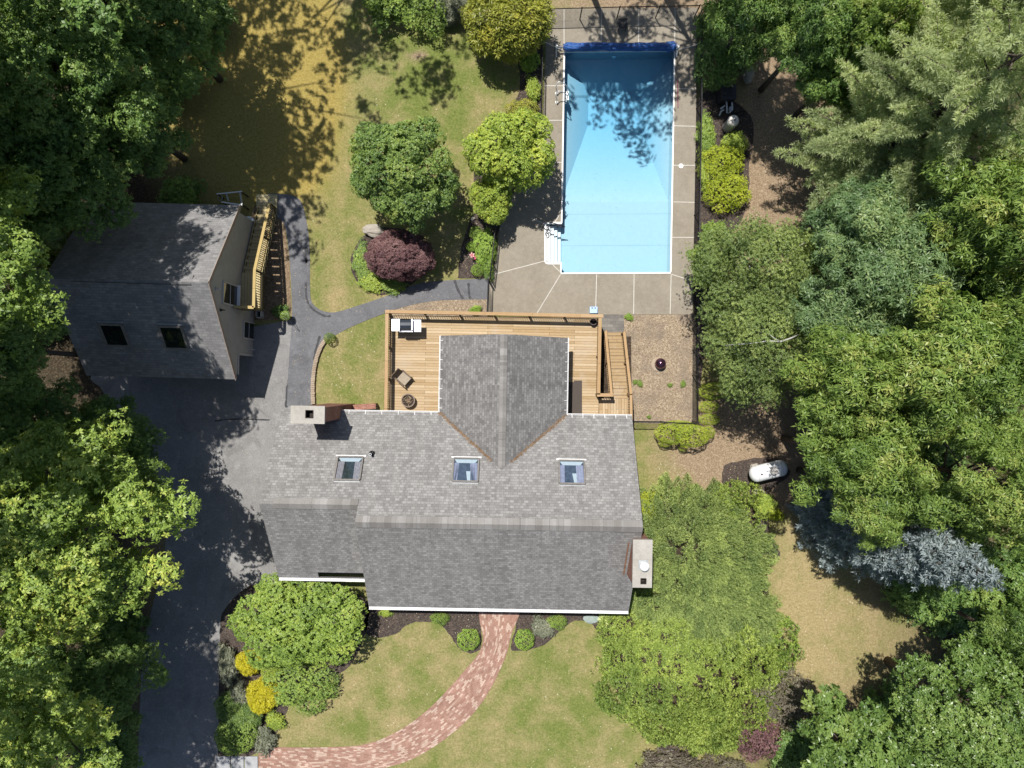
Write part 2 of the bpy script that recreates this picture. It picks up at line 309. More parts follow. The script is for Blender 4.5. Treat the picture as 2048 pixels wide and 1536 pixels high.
# ------------------------------------------------------------------ objects
LOC = {}
class MB:
    """collects shapes (world coordinates) and links them as ONE mesh object"""
    def __init__(s): s.v = []; s.f = []; s.m = []; s.uv = []
    def face(s, pts, mi=0, uv=None):
        b = len(s.v); s.v += [tuple(p) for p in pts]; s.f.append(tuple(range(b, b + len(pts)))); s.m.append(mi)
        s.uv += list(uv) if uv else [(0, 0)] * len(pts)
    def solid(s, vs, fs, mi=0, uvf=None):
        b = len(s.v); s.v += [tuple(p) for p in vs]
        for f in fs:
            s.f.append(tuple(b + i for i in f)); s.m.append(mi)
            s.uv += [uvf(vs[i]) for i in f] if uvf else [(0, 0)] * len(f)
    def box(s, c, size, X=(1, 0, 0), Y=(0, 1, 0), Z=(0, 0, 1), mi=0, uvs=True):
        c = Vector(c); X = Vector(X).normalized(); Y = Vector(Y).normalized(); Z = Vector(Z).normalized()
        hx, hy, hz = size[0] / 2, size[1] / 2, size[2] / 2; vs = []
        for sx, sy, sz in ((-1,-1,-1),(1,-1,-1),(1,1,-1),(-1,1,-1),(-1,-1,1),(1,-1,1),(1,1,1),(-1,1,1)):
            vs.append(c + X * sx * hx + Y * sy * hy + Z * sz * hz)
        ax = 0 if size[0] >= size[1] else 1
        def uvf(p):
            d = Vector(p) - c; a, b_ = d.dot(X), d.dot(Y)
            return (a + c.x * 0.37 + c.y * 1.3, b_ + hy) if ax == 0 else (b_ + c.x * 1.3 + c.y * 0.37, a + hx)
        s.solid(vs, [(0,3,2,1),(4,5,6,7),(0,1,5,4),(1,2,6,5),(2,3,7,6),(3,0,4,7)], mi, uvf)
    def beam(s, p0, p1, w, h, mi=0, up=(0, 0, 1)):
        p0, p1 = Vector(p0), Vector(p1); X = (p1 - p0).normalized(); Y = Vector(up).cross(X)
        if Y.length < 1e-4: Y = Vector((0, 1, 0))
        Y.normalize(); Z = X.cross(Y)
        s.box((p0 + p1) / 2, ((p1 - p0).length, w, h), X, Y, Z, mi)
    def tube(s, pts, r, n=8, mi=0, caps=True):
        pts = [Vector(p) for p in pts]; k = len(pts)
        rs = r if isinstance(r, (list, tuple)) else [r] * k
        vs = []; prev = None
        for i, p in enumerate(pts):
            d = (pts[min(i + 1, k - 1)] - pts[max(i - 1, 0)])
            d = d.normalized() if d.length > 1e-9 else Vector((0, 0, 1))
            a = (prev - d * prev.dot(d)) if prev is not None else d.orthogonal()
            if a.length < 1e-6: a = d.orthogonal()
            a.normalize(); prev = a; b = d.cross(a)
            for j in range(n):
                t = 2 * math.pi * j / n; vs.append(p + (a * math.cos(t) + b * math.sin(t)) * rs[i])
        fs = [(i*n+j, i*n+(j+1) % n, (i+1)*n+(j+1) % n, (i+1)*n+j) for i in range(k-1) for j in range(n)]
        if caps: fs += [tuple(reversed(range(n))), tuple((k-1)*n+j for j in range(n))]
        s.solid(vs, fs, mi)
    def lathe(s, c, prof, n=20, mi=0, ax=None):
        c = Vector(c); Z = Vector(ax).normalized() if ax else Vector((0, 0, 1)); A = Z.orthogonal().normalized(); B = Z.cross(A)
        vs = []; k = len(prof)
        for r, z in prof:
            for j in range(n):
                t = 2 * math.pi * j / n; vs.append(c + Z * z + (A * math.cos(t) + B * math.sin(t)) * max(r, 1e-4))
        fs = [(i*n+j, i*n+(j+1) % n, (i+1)*n+(j+1) % n, (i+1)*n+j) for i in range(k-1) for j in range(n)]
        s.solid(vs, fs, mi)
    def prism(s, poly, z0, z1, mi=0, uvf=None):
        n = len(poly); lo = [Vector((p[0], p[1], z0)) for p in poly]; hi = [Vector((p[0], p[1], z1)) for p in poly]
        s.solid(lo + hi, [tuple(range(n, 2*n)), tuple(reversed(range(n)))] + [(i, (i+1) % n, n+(i+1) % n, n+i) for i in range(n)], mi, uvf)
    def build(s, name, mats, parent=None, smooth=False, label=None, cat=None, group=None, kind=None):
        if not isinstance(mats, (list, tuple)): mats = [mats]
        me = bpy.data.meshes.new(name); V = np.array(s.v, float)
        if parent is not None: loc = LOC[parent.name]
        elif kind is not None and kind == 'structure': loc = np.zeros(3)
        else:
            lo, hi = V.min(0), V.max(0); loc = np.array([(lo[0]+hi[0])/2, (lo[1]+hi[1])/2, lo[2]])
        me.from_pydata((V - loc).tolist(), [], s.f); me.polygons.foreach_set("material_index", s.m)
        uvl = me.uv_layers.new(name="UVMap"); uvl.data.foreach_set("uv", np.array(s.uv, float).ravel())
        for m_ in mats: me.materials.append(m_)
        if smooth: me.polygons.foreach_set("use_smooth", [True] * len(me.polygons))
        me.update(); o = bpy.data.objects.new(name, me); COL.objects.link(o)
        if parent is not None: o.parent = parent; LOC[o.name] = loc
        else: o.location = loc; LOC[o.name] = loc
        tag(o, label, cat, group, kind); return o
def tag(o, label=None, cat=None, group=None, kind=None):
    for k, v in (("label", label), ("category", cat), ("group", group), ("kind", kind)):
        if v: o[k] = v
def empty(name, loc, label, cat, group=None):
    o = bpy.data.objects.new(name, None); COL.objects.link(o); o.location = loc; o.empty_display_size = 0.2
    LOC[o.name] = np.array(loc, float); tag(o, label, cat, group); return o
def copy_thing(r, loc, label=None, rot=None, scale=None):
    c = r.copy(); COL.objects.link(c); c.location = loc
    if label: c['label'] = label
    if rot is not None: c.rotation_euler = (0, 0, rot)
    if scale is not None: c.scale = scale
    for ch in r.children:
        d = ch.copy(); COL.objects.link(d); d.parent = c
        for g in ch.children:
            e = g.copy(); COL.objects.link(e); e.parent = d
    return c

def smooth_poly(pts, sub=5, closed=True):
    """Catmull-Rom through the points; a point marked with a third value stays a sharp corner"""
    n = len(pts); out = []
    q = [Vector((p[0], p[1])) for p in pts]; sharp = [len(p) > 2 for p in pts]
    rng = range(n if closed else n - 1)
    for i in rng:
        p1, p2 = q[i], q[(i+1) % n]
        p0 = q[i-1] if (closed or i > 0) else p1
        p3 = q[(i+2) % n] if (closed or i + 2 < n) else p2
        if sharp[i]: p0 = p1
        if sharp[(i+1) % n]: p3 = p2
        if sharp[i] and sharp[(i+1) % n]: out.append(p1); continue
        for k in range(sub):
            t = k / sub; t2, t3 = t*t, t*t*t
            out.append(0.5 * ((2*p1) + (p2-p0)*t + (2*p0-5*p1+4*p2-p3)*t2 + (3*p1-p0-3*p2+p3)*t3))
    if not closed: out.append(q[-1])
    return out
def sheet(name, pts_px, z, m, sub=5, wob=0.0, kind='structure', thick=0.0, **kw):
    pts = smooth_poly(pts_px, sub)
    r = random.Random(len(pts) * 7 + int(z * 1e4))
    w3 = [P(p.x, p.y, 0) for p in pts]
    if wob: w3 = [Vector((p.x + r.uniform(-wob, wob), p.y + r.uniform(-wob, wob), 0)) for p in w3]
    b = MB()
    if thick: b.prism(w3, z - thick, z, 0, lambda p: (p[0], p[1]))
    else: b.face([(p.x, p.y, z) for p in w3], 0, [(p.x, p.y) for p in w3])
    if kw.pop('raw', False): return b
    return b.build(name, m, kind=kind, **kw)
def strip(b, pts, width, z, mi=0, wob=0.0, seed=1):
    r = random.Random(seed); pts = [Vector((p[0], p[1], 0)) for p in pts]
    L, R = [], []
    for i, p in enumerate(pts):
        d = (pts[min(i+1, len(pts)-1)] - pts[max(i-1, 0)]).normalized(); nn = Vector((-d.y, d.x, 0))
        w_ = width / 2 * (1 + r.uniform(-wob, wob)); L.append(p + nn * w_); R.append(p - nn * w_)
    acc = 0
    for i in range(len(pts) - 1):
        l = (pts[i+1] - pts[i]).length
        b.face([(R[i].x, R[i].y, z), (R[i+1].x, R[i+1].y, z), (L[i+1].x, L[i+1].y, z), (L[i].x, L[i].y, z)], mi,
               [(acc, 0), (acc + l, 0), (acc + l, width), (acc, width)])
        acc += l

# ================================================================== the setting
def m_ground():
    n = N('lawn'); dry = n.attr("dry"); bare = n.attr("bare"); gold = n.attr("gold")
    n1 = n.noise(0.9, 6, 0.62); n2 = n.noise(5, 5, 0.7); n3 = n.noise(10, 7, 0.9); n4 = n.noise(0.35, 4, 0.5); n5 = n.noise(16, 4, 0.75)
    green = n.ramp(n2, [(0.3, (0.105, 0.14, 0.032)), (0.7, (0.17, 0.19, 0.055))])
    tan = n.ramp(n2, [(0.3, (0.255, 0.205, 0.098)), (0.7, (0.34, 0.275, 0.145))])
    f = n.math('ADD', n.math('MULTIPLY', n.math('SUBTRACT', n1, 0.5), 2.3), n.math('MULTIPLY', n.math('SUBTRACT', n4, 0.5), 1.4))
    f = n.math('ADD', f, n.math('MULTIPLY', n.math('SUBTRACT', n5, 0.5), 0.9))
    f = n.math('ADD', f, dry, True)
    c = n.mix(f, green, tan)
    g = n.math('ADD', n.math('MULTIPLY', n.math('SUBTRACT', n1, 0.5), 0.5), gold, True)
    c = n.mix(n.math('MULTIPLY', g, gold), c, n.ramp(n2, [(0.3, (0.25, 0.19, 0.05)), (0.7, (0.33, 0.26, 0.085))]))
    soil = n.ramp(n.voro(24, None, "Color"), [(0.1, (0.19, 0.135, 0.088)), (0.5, (0.25, 0.185, 0.122)), (0.9, (0.34, 0.265, 0.18))])
    bm = n.math('ADD', n.math('MULTIPLY', bare, 1.7), n.math('MULTIPLY', n.math('SUBTRACT', n.math('ADD', n.math('MULTIPLY', n2, 0.5), n.math('MULTIPLY', n1, 0.5)), 0.85), 1.6), True)
    bm = n.math('MULTIPLY', bm, n.math('MULTIPLY', bare, 3.0, True), True)
    c = n.mix(bm, c, soil)
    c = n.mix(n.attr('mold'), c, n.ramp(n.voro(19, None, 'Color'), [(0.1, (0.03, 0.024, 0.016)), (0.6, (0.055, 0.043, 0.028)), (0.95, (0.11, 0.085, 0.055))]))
    fine = n.ramp(n3, [(0.32, 0.55), (0.5, 1.0), (0.68, 1.48)])
    c = n.mix(0.8, c, fine, 'MULTIPLY')
    sp = n.ramp(n.voro(2.2, None, "Distance"), [(0.022, 1.0), (0.035, 0.0)])
    c = n.mix(n.math('MULTIPLY', sp, 0.6), c, (0.5, 0.45, 0.33))
    n.bump(n3, 0.7, 0.05)
    return n.done(c, 0.95, 0.1)
M['lawn'] = m_ground()

POOL = [P(1128.5, 104), P(1349, 102), P(1341, 546), P(1121.5, 547)]          # tl tr br bl, at deck level
def inside_quad(x, y, q, grow=0.0):
    cx = sum(p.x for p in q) / 4; cy = sum(p.y for p in q) / 4
    ok = np.ones_like(x, bool)
    for i in range(4):
        a, b_ = q[i], q[(i+1) % 4]; ex, ey = b_.x - a.x, b_.y - a.y; L = math.hypot(ex, ey)
        nx, ny = -ey / L, ex / L; s_ = np.sign((cx - a.x) * nx + (cy - a.y) * ny)
        ok &= ((x - a.x) * nx + (y - a.y) * ny) * s_ > -grow
    return ok
def build_ground():
    x = np.arange(-36, 36.01, 0.4); y = np.arange(-28, 28.01, 0.4); X, Y = np.meshgrid(x, y); nx, ny = len(x), len(y)
    idx = np.arange(nx * ny).reshape(ny, nx)
    q = np.stack([idx[:-1, :-1], idx[:-1, 1:], idx[1:, 1:], idx[1:, :-1]], -1).reshape(-1, 4)
    xf, yf = X.ravel(), Y.ravel()
    inn = inside_quad(xf, yf, POOL, 0.35); steps = [P(1088, 443), P(1124, 443), P(1124, 530), P(1088, 530)]
    inn |= inside_quad(xf, yf, steps, 0.05)
    q = q[~inn[q].any(1)]
    V = np.stack([xf, yf, np.zeros_like(xf)], 1).tolist()
    b0 = len(V)
    for (x0, x1, y0, y1) in ((-400, x[0], -400, 400), (x[-1], 400, -400, 400), (x[0], x[-1], -400, y[0]), (x[0], x[-1], y[-1], 400)):
        V += [(x0, y0, 0), (x1, y0, 0), (x1, y1, 0), (x0, y1, 0)]
    Fc = q.tolist() + [(b0+4*i, b0+4*i+1, b0+4*i+2, b0+4*i+3) for i in range(4)]
    me = bpy.data.meshes.new("ground"); me.from_pydata(V, [], Fc); me.materials.append(M['lawn'])
    px = xf * F / H + 1024; py = -yf * F / H + 768
    def blob(l):
        v = np.zeros_like(px)
        for cx, cy, rx, ry, wt in l: v += wt * np.exp(-(((px - cx) / rx) ** 2 + ((py - cy) / ry) ** 2) ** 1.5)
        return np.clip(v, -1, 1)
    dry = 0.42 + blob([(800, 1380, 260, 160, 0.05), (1100, 1420, 190, 150, -0.12), (1650, 1270, 190, 260, 0.5), (880, 150, 160, 130, -0.38), (700, 260, 90, 200, 0.08),
                       (700, 560, 110, 120, -0.1), (640, 620, 60, 90, 0.25), (960, 400, 60, 160, 0.0), (710, 730, 80, 90, -0.05), (1300, 920, 60, 120, -0.1),
                       (1000, 190, 60, 110, 0.3), (1420, 920, 120, 90, 0.4)])
    bare = blob([(1570, 330, 140, 260, 0.95), (1430, 900, 150, 110, 0.85), (1560, 860, 160, 130, 0.7), (1590, 930, 140, 120, 0.7), (1240, 5, 190, 40, 0.9), (1450, 500, 80, 300, 0.5),
                 (835, 112, 26, 14, 0.95), (915, 392, 16, 12, 0.9), (150, 700, 230, 520, 0.9), (120, 1300, 260, 400, 0.9), (1900, 650, 260, 700, 0.8), (1560, 30, 200, 120, 0.8),
                 (905, 50, 60, 30, 0.5), (1930, 1500, 250, 150, 0.6), (1500, 60, 130, 80, 0.8), (1040, 200, 40, 60, 0.5)])
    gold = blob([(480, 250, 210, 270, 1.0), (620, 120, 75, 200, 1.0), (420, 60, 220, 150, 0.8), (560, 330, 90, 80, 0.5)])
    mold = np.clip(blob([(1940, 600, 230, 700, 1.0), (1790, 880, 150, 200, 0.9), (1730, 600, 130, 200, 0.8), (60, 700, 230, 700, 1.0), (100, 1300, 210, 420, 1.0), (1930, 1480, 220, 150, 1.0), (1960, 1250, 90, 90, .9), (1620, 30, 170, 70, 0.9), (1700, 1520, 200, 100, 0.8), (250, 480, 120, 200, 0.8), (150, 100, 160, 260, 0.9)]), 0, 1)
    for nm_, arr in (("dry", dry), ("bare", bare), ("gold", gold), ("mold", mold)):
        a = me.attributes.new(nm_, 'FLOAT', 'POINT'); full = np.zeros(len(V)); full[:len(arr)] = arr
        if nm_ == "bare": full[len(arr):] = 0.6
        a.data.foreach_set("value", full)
    me.update(); o = bpy.data.objects.new("ground", me); COL.objects.link(o); tag(o, kind='structure')
build_ground()

# beds, asphalt, concrete (each sheet a few millimetres above the one below)
sheet("mulch_bed", [(1000, 20), (1088, 20, 1), (1084, 240, 1), (1060, 310), (1012, 420), (996, 470), (992, 520), (978, 556, 1), (916, 556, 1), (919, 520), (927, 480), (945, 432), (968, 420), (950, 395),
                     (948, 370), (952, 330), (985, 262), (1022, 212), (1040, 175), (1034, 120), (1000, 105), (960, 80), (950, 40)], 0.010, M['mulch'], wob=0.03)
sheet("mulch_bed", [(735, 1205, 1), (960, 1205, 1), (962, 1290), (944, 1306), (920, 1298), (900, 1270), (880, 1250), (840, 1243), (812, 1252), (790, 1268), (755, 1275), (730, 1262)], 0.010, M['mulch'], wob=0.03)
sheet("mulch_bed", [(1040, 1205, 1), (1235, 1205, 1), (1215, 1270), (1194, 1262), (1180, 1245), (1150, 1242), (1120, 1262), (1090, 1288), (1050, 1300), (1022, 1298), (1030, 1260)], 0.010, M['mulch'], wob=0.03)
sheet("mulch_bed", [(444, 1230), (560, 1130), (720, 1190), (735, 1250), (700, 1330), (640, 1370), (590, 1395), (566, 1440), (545, 1478), (515, 1506), (437, 1510)], 0.010, M['mulch'], wob=0.04)
sheet("mulch_bed", [(728, 470), (770, 455), (830, 470), (850, 530), (815, 575), (760, 590), (715, 565), (702, 520)], 0.008, M['mulch'], wob=0.04)
sheet("mulch_bed", [(505, 420), (560, 420, 1), (572, 470), (581, 560), (583, 640, 1), (500, 640, 1)], 0.010, M['litter'], wob=0.02)
sheet("mulch_bed", [(1393, 200), (1500, 230), (1498, 330), (1490, 420), (1430, 560), (1393, 850, 1), (1386, 560, 1)], 0.008, M['mulch'], wob=0.05)
sheet("mulch_bed", [(1445, 940), (1460, 926), (1520, 915), (1560, 920), (1580, 950), (1540, 985), (1540, 1060), (1560, 1110), (1530, 1110), (1515, 1050), (1490, 975), (1448, 975)], 0.010, M['mulch'], wob=0.03)
sheet("wood_chip_bed", [(1245, 629, 1), (1391, 629, 1), (1391, 850, 1), (1262, 845, 1)], 0.010, M['wood_chip'], wob=0.01)
sheet("wood_chip_bed", [(770, 622, 1), (820, 605), (880, 598), (977, 597, 1), (977, 640, 1), (770, 640, 1)], 0.012, M['wood_chip'], wob=0.02)

sheet("mulch_bed", [(779, 641, 1), (1203, 641, 1), (1203, 673, 1), (1262, 673, 1), (1264, 843, 1), (779, 830, 1)], 0.015, M['dark_ground'])  # plain dark ground sheet below the deck and stair
sheet("mulch_bed", [(1290, 1010), (1400, 990), (1500, 1010), (1525, 1120), (1545, 1220), (1570, 1290), (1550, 1370), (1500, 1440), (1420, 1480), (1300, 1440), (1220, 1360), (1215, 1265), (1260, 1215), (1285, 1180)], 0.009, M['dark_ground'], wob=.03)  # added dark sheet, its colour puts shade into the gaps between the evergreens
dw = sheet("driveway", [(582, 640, 1), (650, 680), (630, 720), (626, 770), (627, 815, 1), (640, 900, 1), (560, 1150), (500, 1170), (452, 1215), (440, 1270), (436, 1536), (430, 1700, 1), (262, 1700, 1), (275, 1536), (283, 1350), (296, 1250), (330, 1100),
                         (320, 960), (280, 880), (235, 830), (205, 780), (200, 740), (470, 660, 1)], 0.014, M['asphalt'], raw=True)
lines = [([(540, 840), (470, 838), (430, 842)], 0.07), ([(573, 815), (575, 780), (580, 755)], 0.16), ([(580, 755), (582, 720), (583, 690)], 0.09)]
for pts, wd in lines:
    strip(dw, [P(p.x, p.y) for p in smooth_poly(pts, 6, False)], wd, 0.0185, 1, 0.4)
dw.build("driveway", [M['asphalt'], M['sealant']], kind='structure')
pa = sheet("asphalt_path", [(525, 392), (560, 388), (600, 400), (616, 460), (620, 520), (620, 570), (626, 608), (662, 625), (720, 610), (790, 586), (850, 565), (975, 557, 1), (976, 599, 1), (880, 601), (815, 612), (750, 634),
                            (690, 660), (652, 684), (634, 720), (628, 760), (628, 812, 1), (574, 812, 1), (578, 720), (584, 640), (582, 560), (576, 490), (566, 445), (540, 425)], 0.021, M['asphalt_path'], raw=True)
for pts, wd in (([(613, 495), (612, 525), (614, 520)], 0.13), ([(612, 565), (614, 600), (628, 620), (650, 632), (662, 632)], 0.11), ([(640, 672), (632, 700), (628, 720)], 0.12), ([(909, 560), (916, 580), (926, 598)], 0.13), ([(937, 566), (938, 585), (940, 597)], 0.12)):
    strip(pa, [P(p.x, p.y) for p in smooth_poly(pts, 6, False)], wd, 0.0255, 1, 0.4)
pa.build("asphalt_path", [M['asphalt_path'], M['sealant']], kind='structure')

# brick walk from the front door, curved courses in the UV
def brick_walk():
    lft = [(958, 1205), (959, 1240), (966, 1275), (958, 1305), (930, 1340), (890, 1385), (840, 1432), (780, 1470), (720, 1490), (640, 1494), (560, 1494), (517, 1491)]
    rgt = [(1040, 1205), (1038, 1230), (1024, 1265), (1012, 1310), (985, 1370), (948, 1425), (900, 1470), (840, 1510), (790, 1530), (700, 1550), (600, 1560), (517, 1562)]
    A = smooth_poly(lft, 8, False); B = smooth_poly(rgt, 8, False); b = MB(); acc = 0
    for i in range(len(A) - 1):
        a0, a1, b0, b1 = P(*A[i]), P(*A[i+1]), P(*B[i]), P(*B[i+1]); l = ((a1 + b1) / 2 - (a0 + b0) / 2).length; wd = (a0 - b0).length; wd1 = (a1 - b1).length
        K = 4
        for k in range(K):
            t0, t1 = k / K, (k + 1) / K
            pts = [b0.lerp(a0, t0), b1.lerp(a1, t0), b1.lerp(a1, t1), b0.lerp(a0, t1)]
            b.face([(p.x, p.y, 0.024) for p in pts], 0, [(acc, 2 * t0), (acc + l, 2 * t0), (acc + l, 2 * t1), (acc, 2 * t1)])
        acc += l
    b.build("brick_path", M['path_brick'], kind='structure')
brick_walk()
sheet("paver_path", [(1204, 629, 1), (1247, 629, 1), (1249, 672, 1), (1204, 672, 1)], 0.022, M['paver'])
for i, (x0, x1) in enumerate(((434, 462), (463, 489), (490, 517))):
    b = MB(); b.prism([P(x0, 1512), P(x1 - 1, 1512), P(x1 - 1, 1560), P(x0, 1560)], 0.0, 0.05 + 0.004 * i, 0, lambda p: (p[0], p[1])); b.build("stone_slab", M['slab'], kind='structure')

# pool deck with its hole for the pool
def pool_deck():
    outer = [(1094, 19), (1394, 16), (1391, 300), (1385, 629), (976, 629), (977, 560), (987, 540), (995, 500), (999, 455), (1020, 405), (1062, 305), (1086, 240)]
    hole = [(1128.5, 104), (1349, 102), (1341, 546), (1121.5, 547), (1121.5, 527), (1100, 527), (1092, 520), (1092, 452), (1099, 446), (1122, 446)]
    bm = bmesh.new()
    def loop(pts):
        vs = [bm.verts.new(P(x, y)) for x, y in pts]; return [bm.edges.new((vs[i], vs[(i+1) % len(vs)])) for i in range(len(vs))]
    ed = loop(outer) + loop(hole)
    bmesh.ops.triangle_fill(bm, use_beauty=True, use_dissolve=False, edges=ed)
    me = bpy.data.meshes.new("t"); bm.to_mesh(me); bm.free()
    b = MB()
    for p in me.polygons:
        vs = [me.vertices[i].co for i in p.vertices]
        if p.normal.z < 0: vs.reverse()
        b.face([(v.x, v.y, 0.03) for v in vs], 0, [(v.x, v.y) for v in vs])
    J = [((1128, 17), (1128, 100)), ((1203, 17), (1202, 100)), ((1277, 17), (1277, 100)), ((1350, 17), (1349, 99)), ((1089, 172), (1126, 172)), ((1089, 241), (1125, 241)), ((1075, 325), (1123, 325)),
         ((1350, 178), (1393, 178)), ((1348, 252), (1391, 253)), ((1347, 331), (1390, 331)), ((1346, 404), (1389, 405)), ((1345, 475), (1388, 475)), ((1343, 549), (1386, 562)), ((1342, 549), (1340, 628)),
         ((1268, 549), (1267, 628)), ((1193, 549), (1191, 628)), ((1121, 549), (1073, 628)), ((1090, 522), (979, 551)), ((1105, 529), (1119, 543)), ((1062, 437), (1092, 449)), ((1110, 444), (1120, 428))]
    for a, c in J: strip(b, [P(*a), P(*c)], 0.036, 0.0345, 1)
    b.build("pool_deck", [M['concrete'], M['joint']], kind='structure'); bpy.data.meshes.remove(me)
pool_deck()

# ------------------------------------------------------------------ pool
pool = empty("swimming_pool", (POOL[0].x / 2 + POOL[2].x / 2, POOL[0].y / 2 + POOL[2].y / 2, 0), "rectangular in-ground pool with pale blue liner and white coping in the concrete deck", "swimming pool")
def q(u, v, z):            # u from left to right, v from the far (deep) end to the near end
    a = POOL[0].lerp(POOL[1], u); c = POOL[3].lerp(POOL[2], u); p = a.lerp(c, v); return (p.x, p.y, z)
def build_pool():
    b = MB(); sh, dp = -0.85, -1.95
    vb, hu0, hu1, hv0, hv1 = 0.66, 0.26, 0.74, 0.11, 0.27
    rim = [q(0,0,0.03), q(1,0,0.03), q(1,1,0.03), q(0,1,0.03)]
    A, Bq, C, D = q(0,0,sh), q(1,0,sh), q(1,1,sh), q(0,1,sh); L, R = q(0,vb,sh), q(1,vb,sh)
    h0, h1, h2, h3 = q(hu0,hv0,dp), q(hu1,hv0,dp), q(hu1,hv1,dp), q(hu0,hv1,dp)
    K0, K1 = q(0.0, 0.30, sh), q(1.0, 0.30, sh)
    b.face([rim[0], rim[1], Bq, A]); b.face([rim[1], rim[2], C, R, K1, Bq]); b.face([rim[2], rim[3], D, C])
    # near part of the left wall is cut away for the steps
    b.face([rim[3], q(0, 0.955, 0.03), q(0, 0.955, sh), D]); b.face([q(0, 0.773, 0.03), rim[0], A, K0, L, q(0, 0.773, sh)])
    b.face([L, q(0,0.773,sh), q(0,0.955,sh), D, C, R]); b.face([A, Bq, h1, h0]); b.face([Bq, K1, R, h2, h1]); b.face([L, h3, h2, R]); b.face([A, h0, h3, L, K0]); b.face([h0, h1, h2, h3])
    b.build("liner", M['liner'], pool)
    sm = MB()
    for v_ in (0.715, 0.86): sm.face([q(0.005, v_, sh + .004), q(0.005, v_ + .0016, sh + .004), q(0.995, v_ + .0016, sh + .004), q(0.995, v_, sh + .004)])
    sm.build("liner_seam", simple('liner_seam', (0.3, 0.4, 0.46), 0.6, var=.05), pool)
    c = MB(); wd = 0.075
    def rail(p0, p1):
        p0, p1 = Vector(p0), Vector(p1); c.beam((p0.x, p0.y, 0.035), (p1.x, p1.y, 0.035), wd, 0.05)
    rail(q(0,0,0), q(1,0,0)); rail(q(1,0.004,0), q(1,0.996,0)); rail(q(1,1,0), q(0,1,0)); rail(q(0,0.996,0), q(0,0.955,0)); rail(q(0,0.773,0), q(0,0.004,0))
    c.build("coping", M['white_plastic'], pool)
    s = MB(); y0, y1 = q(0, 0.773, 0)[1], q(0, 0.955, 0)[1]; x1 = q(0, 0.86, 0)[0] + 0.02
    xs = [x1 - 0.87, x1 - 0.62, x1 - 0.40, x1 - 0.2, x1]; zs = [-0.1, -0.3, -0.5, -0.68]
    for i in range(4): s.prism([(xs[i], y1 + 0.03), (xs[i+1] - 0.002, y1 + 0.03), (xs[i+1] - 0.002, y0 - 0.03), (xs[i], y0 - 0.03)], -0.9, zs[i])
    r = 0.14; ring = []
    for cx, cy, a0 in ((xs[0] + r, y0 - r, 90), (xs[0] + r, y1 + r, 180)):
        for k in range(7): t = math.radians(a0 + 90 * k / 6); ring.append((cx + r * math.cos(t), cy + r * math.sin(t)))
    path = [(x1, y0)] + ring + [(x1, y1)]
    for i in range(len(path) - 1):
        (ax, ay), (bx, by) = path[i], path[i+1]; s.beam((ax, ay, 0.04), (bx, by, 0.04), 0.11, 0.06); s.face([(ax, ay, 0.03), (bx, by, 0.03), (bx, by, -0.9), (ax, ay, -0.9)])
    s.build("entry_steps", M['white_plastic'], pool)
    m = MB(); Lq = q(0.46, 0.012, -0.35); m.lathe((Lq[0], Lq[1], Lq[2]), [(0.0, 0.03), (0.1, 0.03), (0.13, 0.0)], 16, ax=(0, -1, 0)); m.build("pool_light", M['steel'], pool)
    wv = MB(); pts = [q(-0.0, -0.0, 0), q(1.0, -0.0, 0), q(1, 1, 0), q(0, 1, 0)]
    ins = [(pts[0][0]+.01, pts[0][1]-.01), (pts[1][0]-.01, pts[1][1]-.01), (pts[2][0]-.01, pts[2][1]+.01), (q(0,.957,0)[0]+.01, pts[3][1]+.01)]
    poly = [ins[0], ins[1], ins[2], (pts[3][0]+.01, pts[3][1]+.01), (q(0,.955,0)[0]+.01, y1+.01), (xs[0]+.01, y1+.01), (xs[0]+.01, y0-.01), (q(0,.773,0)[0]+.01, y0-.01)]
    wv.prism(list(reversed(poly)) if False else poly[::-1], -2.2, -0.09)
    wo = wv.build("water", M['water'], kind='structure')
build_pool()

def rail_tube(pts, name, m, r, parent=None, **kw):
    b = MB(); b.tube(pts, r, 10); return b.build(name, m, parent, smooth=True, **kw)
# ladder: two hoops and treads
lad = empty("pool_ladder", P(1122, 189), "steel pool ladder with two curved grab rails on the left pool edge", "pool ladder")
for yy in (180, 198):
    a = P(1113, yy + 3, 0.03); e = P(1129, yy + 3)
    pts = [(a.x, a.y - 0.1, 0.03), (a.x, a.y - 0.1, 0.35), (a.x - 0.06, a.y, 0.62), (a.x + 0.06, a.y + 0.2, 0.74), (a.x + 0.3, a.y + 0.16, 0.7), (e.x + 0.1, e.y + 0.05, 0.5), (e.x + 0.13, e.y + 0.05, 0.0), (e.x + 0.13, e.y + 0.05, -0.75)]
    pp = [Vector(p) for p in pts]; fine = []
    for i in range(len(pp) - 1):
        p0 = pp[max(i-1, 0)]; p3 = pp[min(i+2, len(pp)-1)]
        for k in range(6):
            t = k / 6; fine.append(0.5 * ((2*pp[i]) + (pp[i+1]-p0)*t + (2*p0-5*pp[i]+4*pp[i+1]-p3)*t*t + (3*pp[i]-p0-3*pp[i+1]+p3)*t**3))
    fine.append(pp[-1]); rail_tube(fine, "grab_rail", M['galvanised'], 0.024, lad)
    b = MB(); b.lathe((a.x, a.y - 0.1, 0.035), [(0.075, 0), (0.075, 0.02), (0.03, 0.04)], 14); b.build("base_flange", M['white_plastic'], lad)
for k in range(3):
    a, c = P(1129, 183), P(1129, 201); b = MB(); b.beam((a.x + 0.16, a.y + 0.05, -0.08 - 0.25 * k), (c.x + 0.16, c.y + 0.05, -0.08 - 0.25 * k), 0.13, 0.03); b.build("tread", M['white_plastic'], lad)
hr = empty("pool_handrail", P(1086, 458), "dark bronze looped handrail beside the white pool steps", "handrail")
a = P(1096, 455, 0)
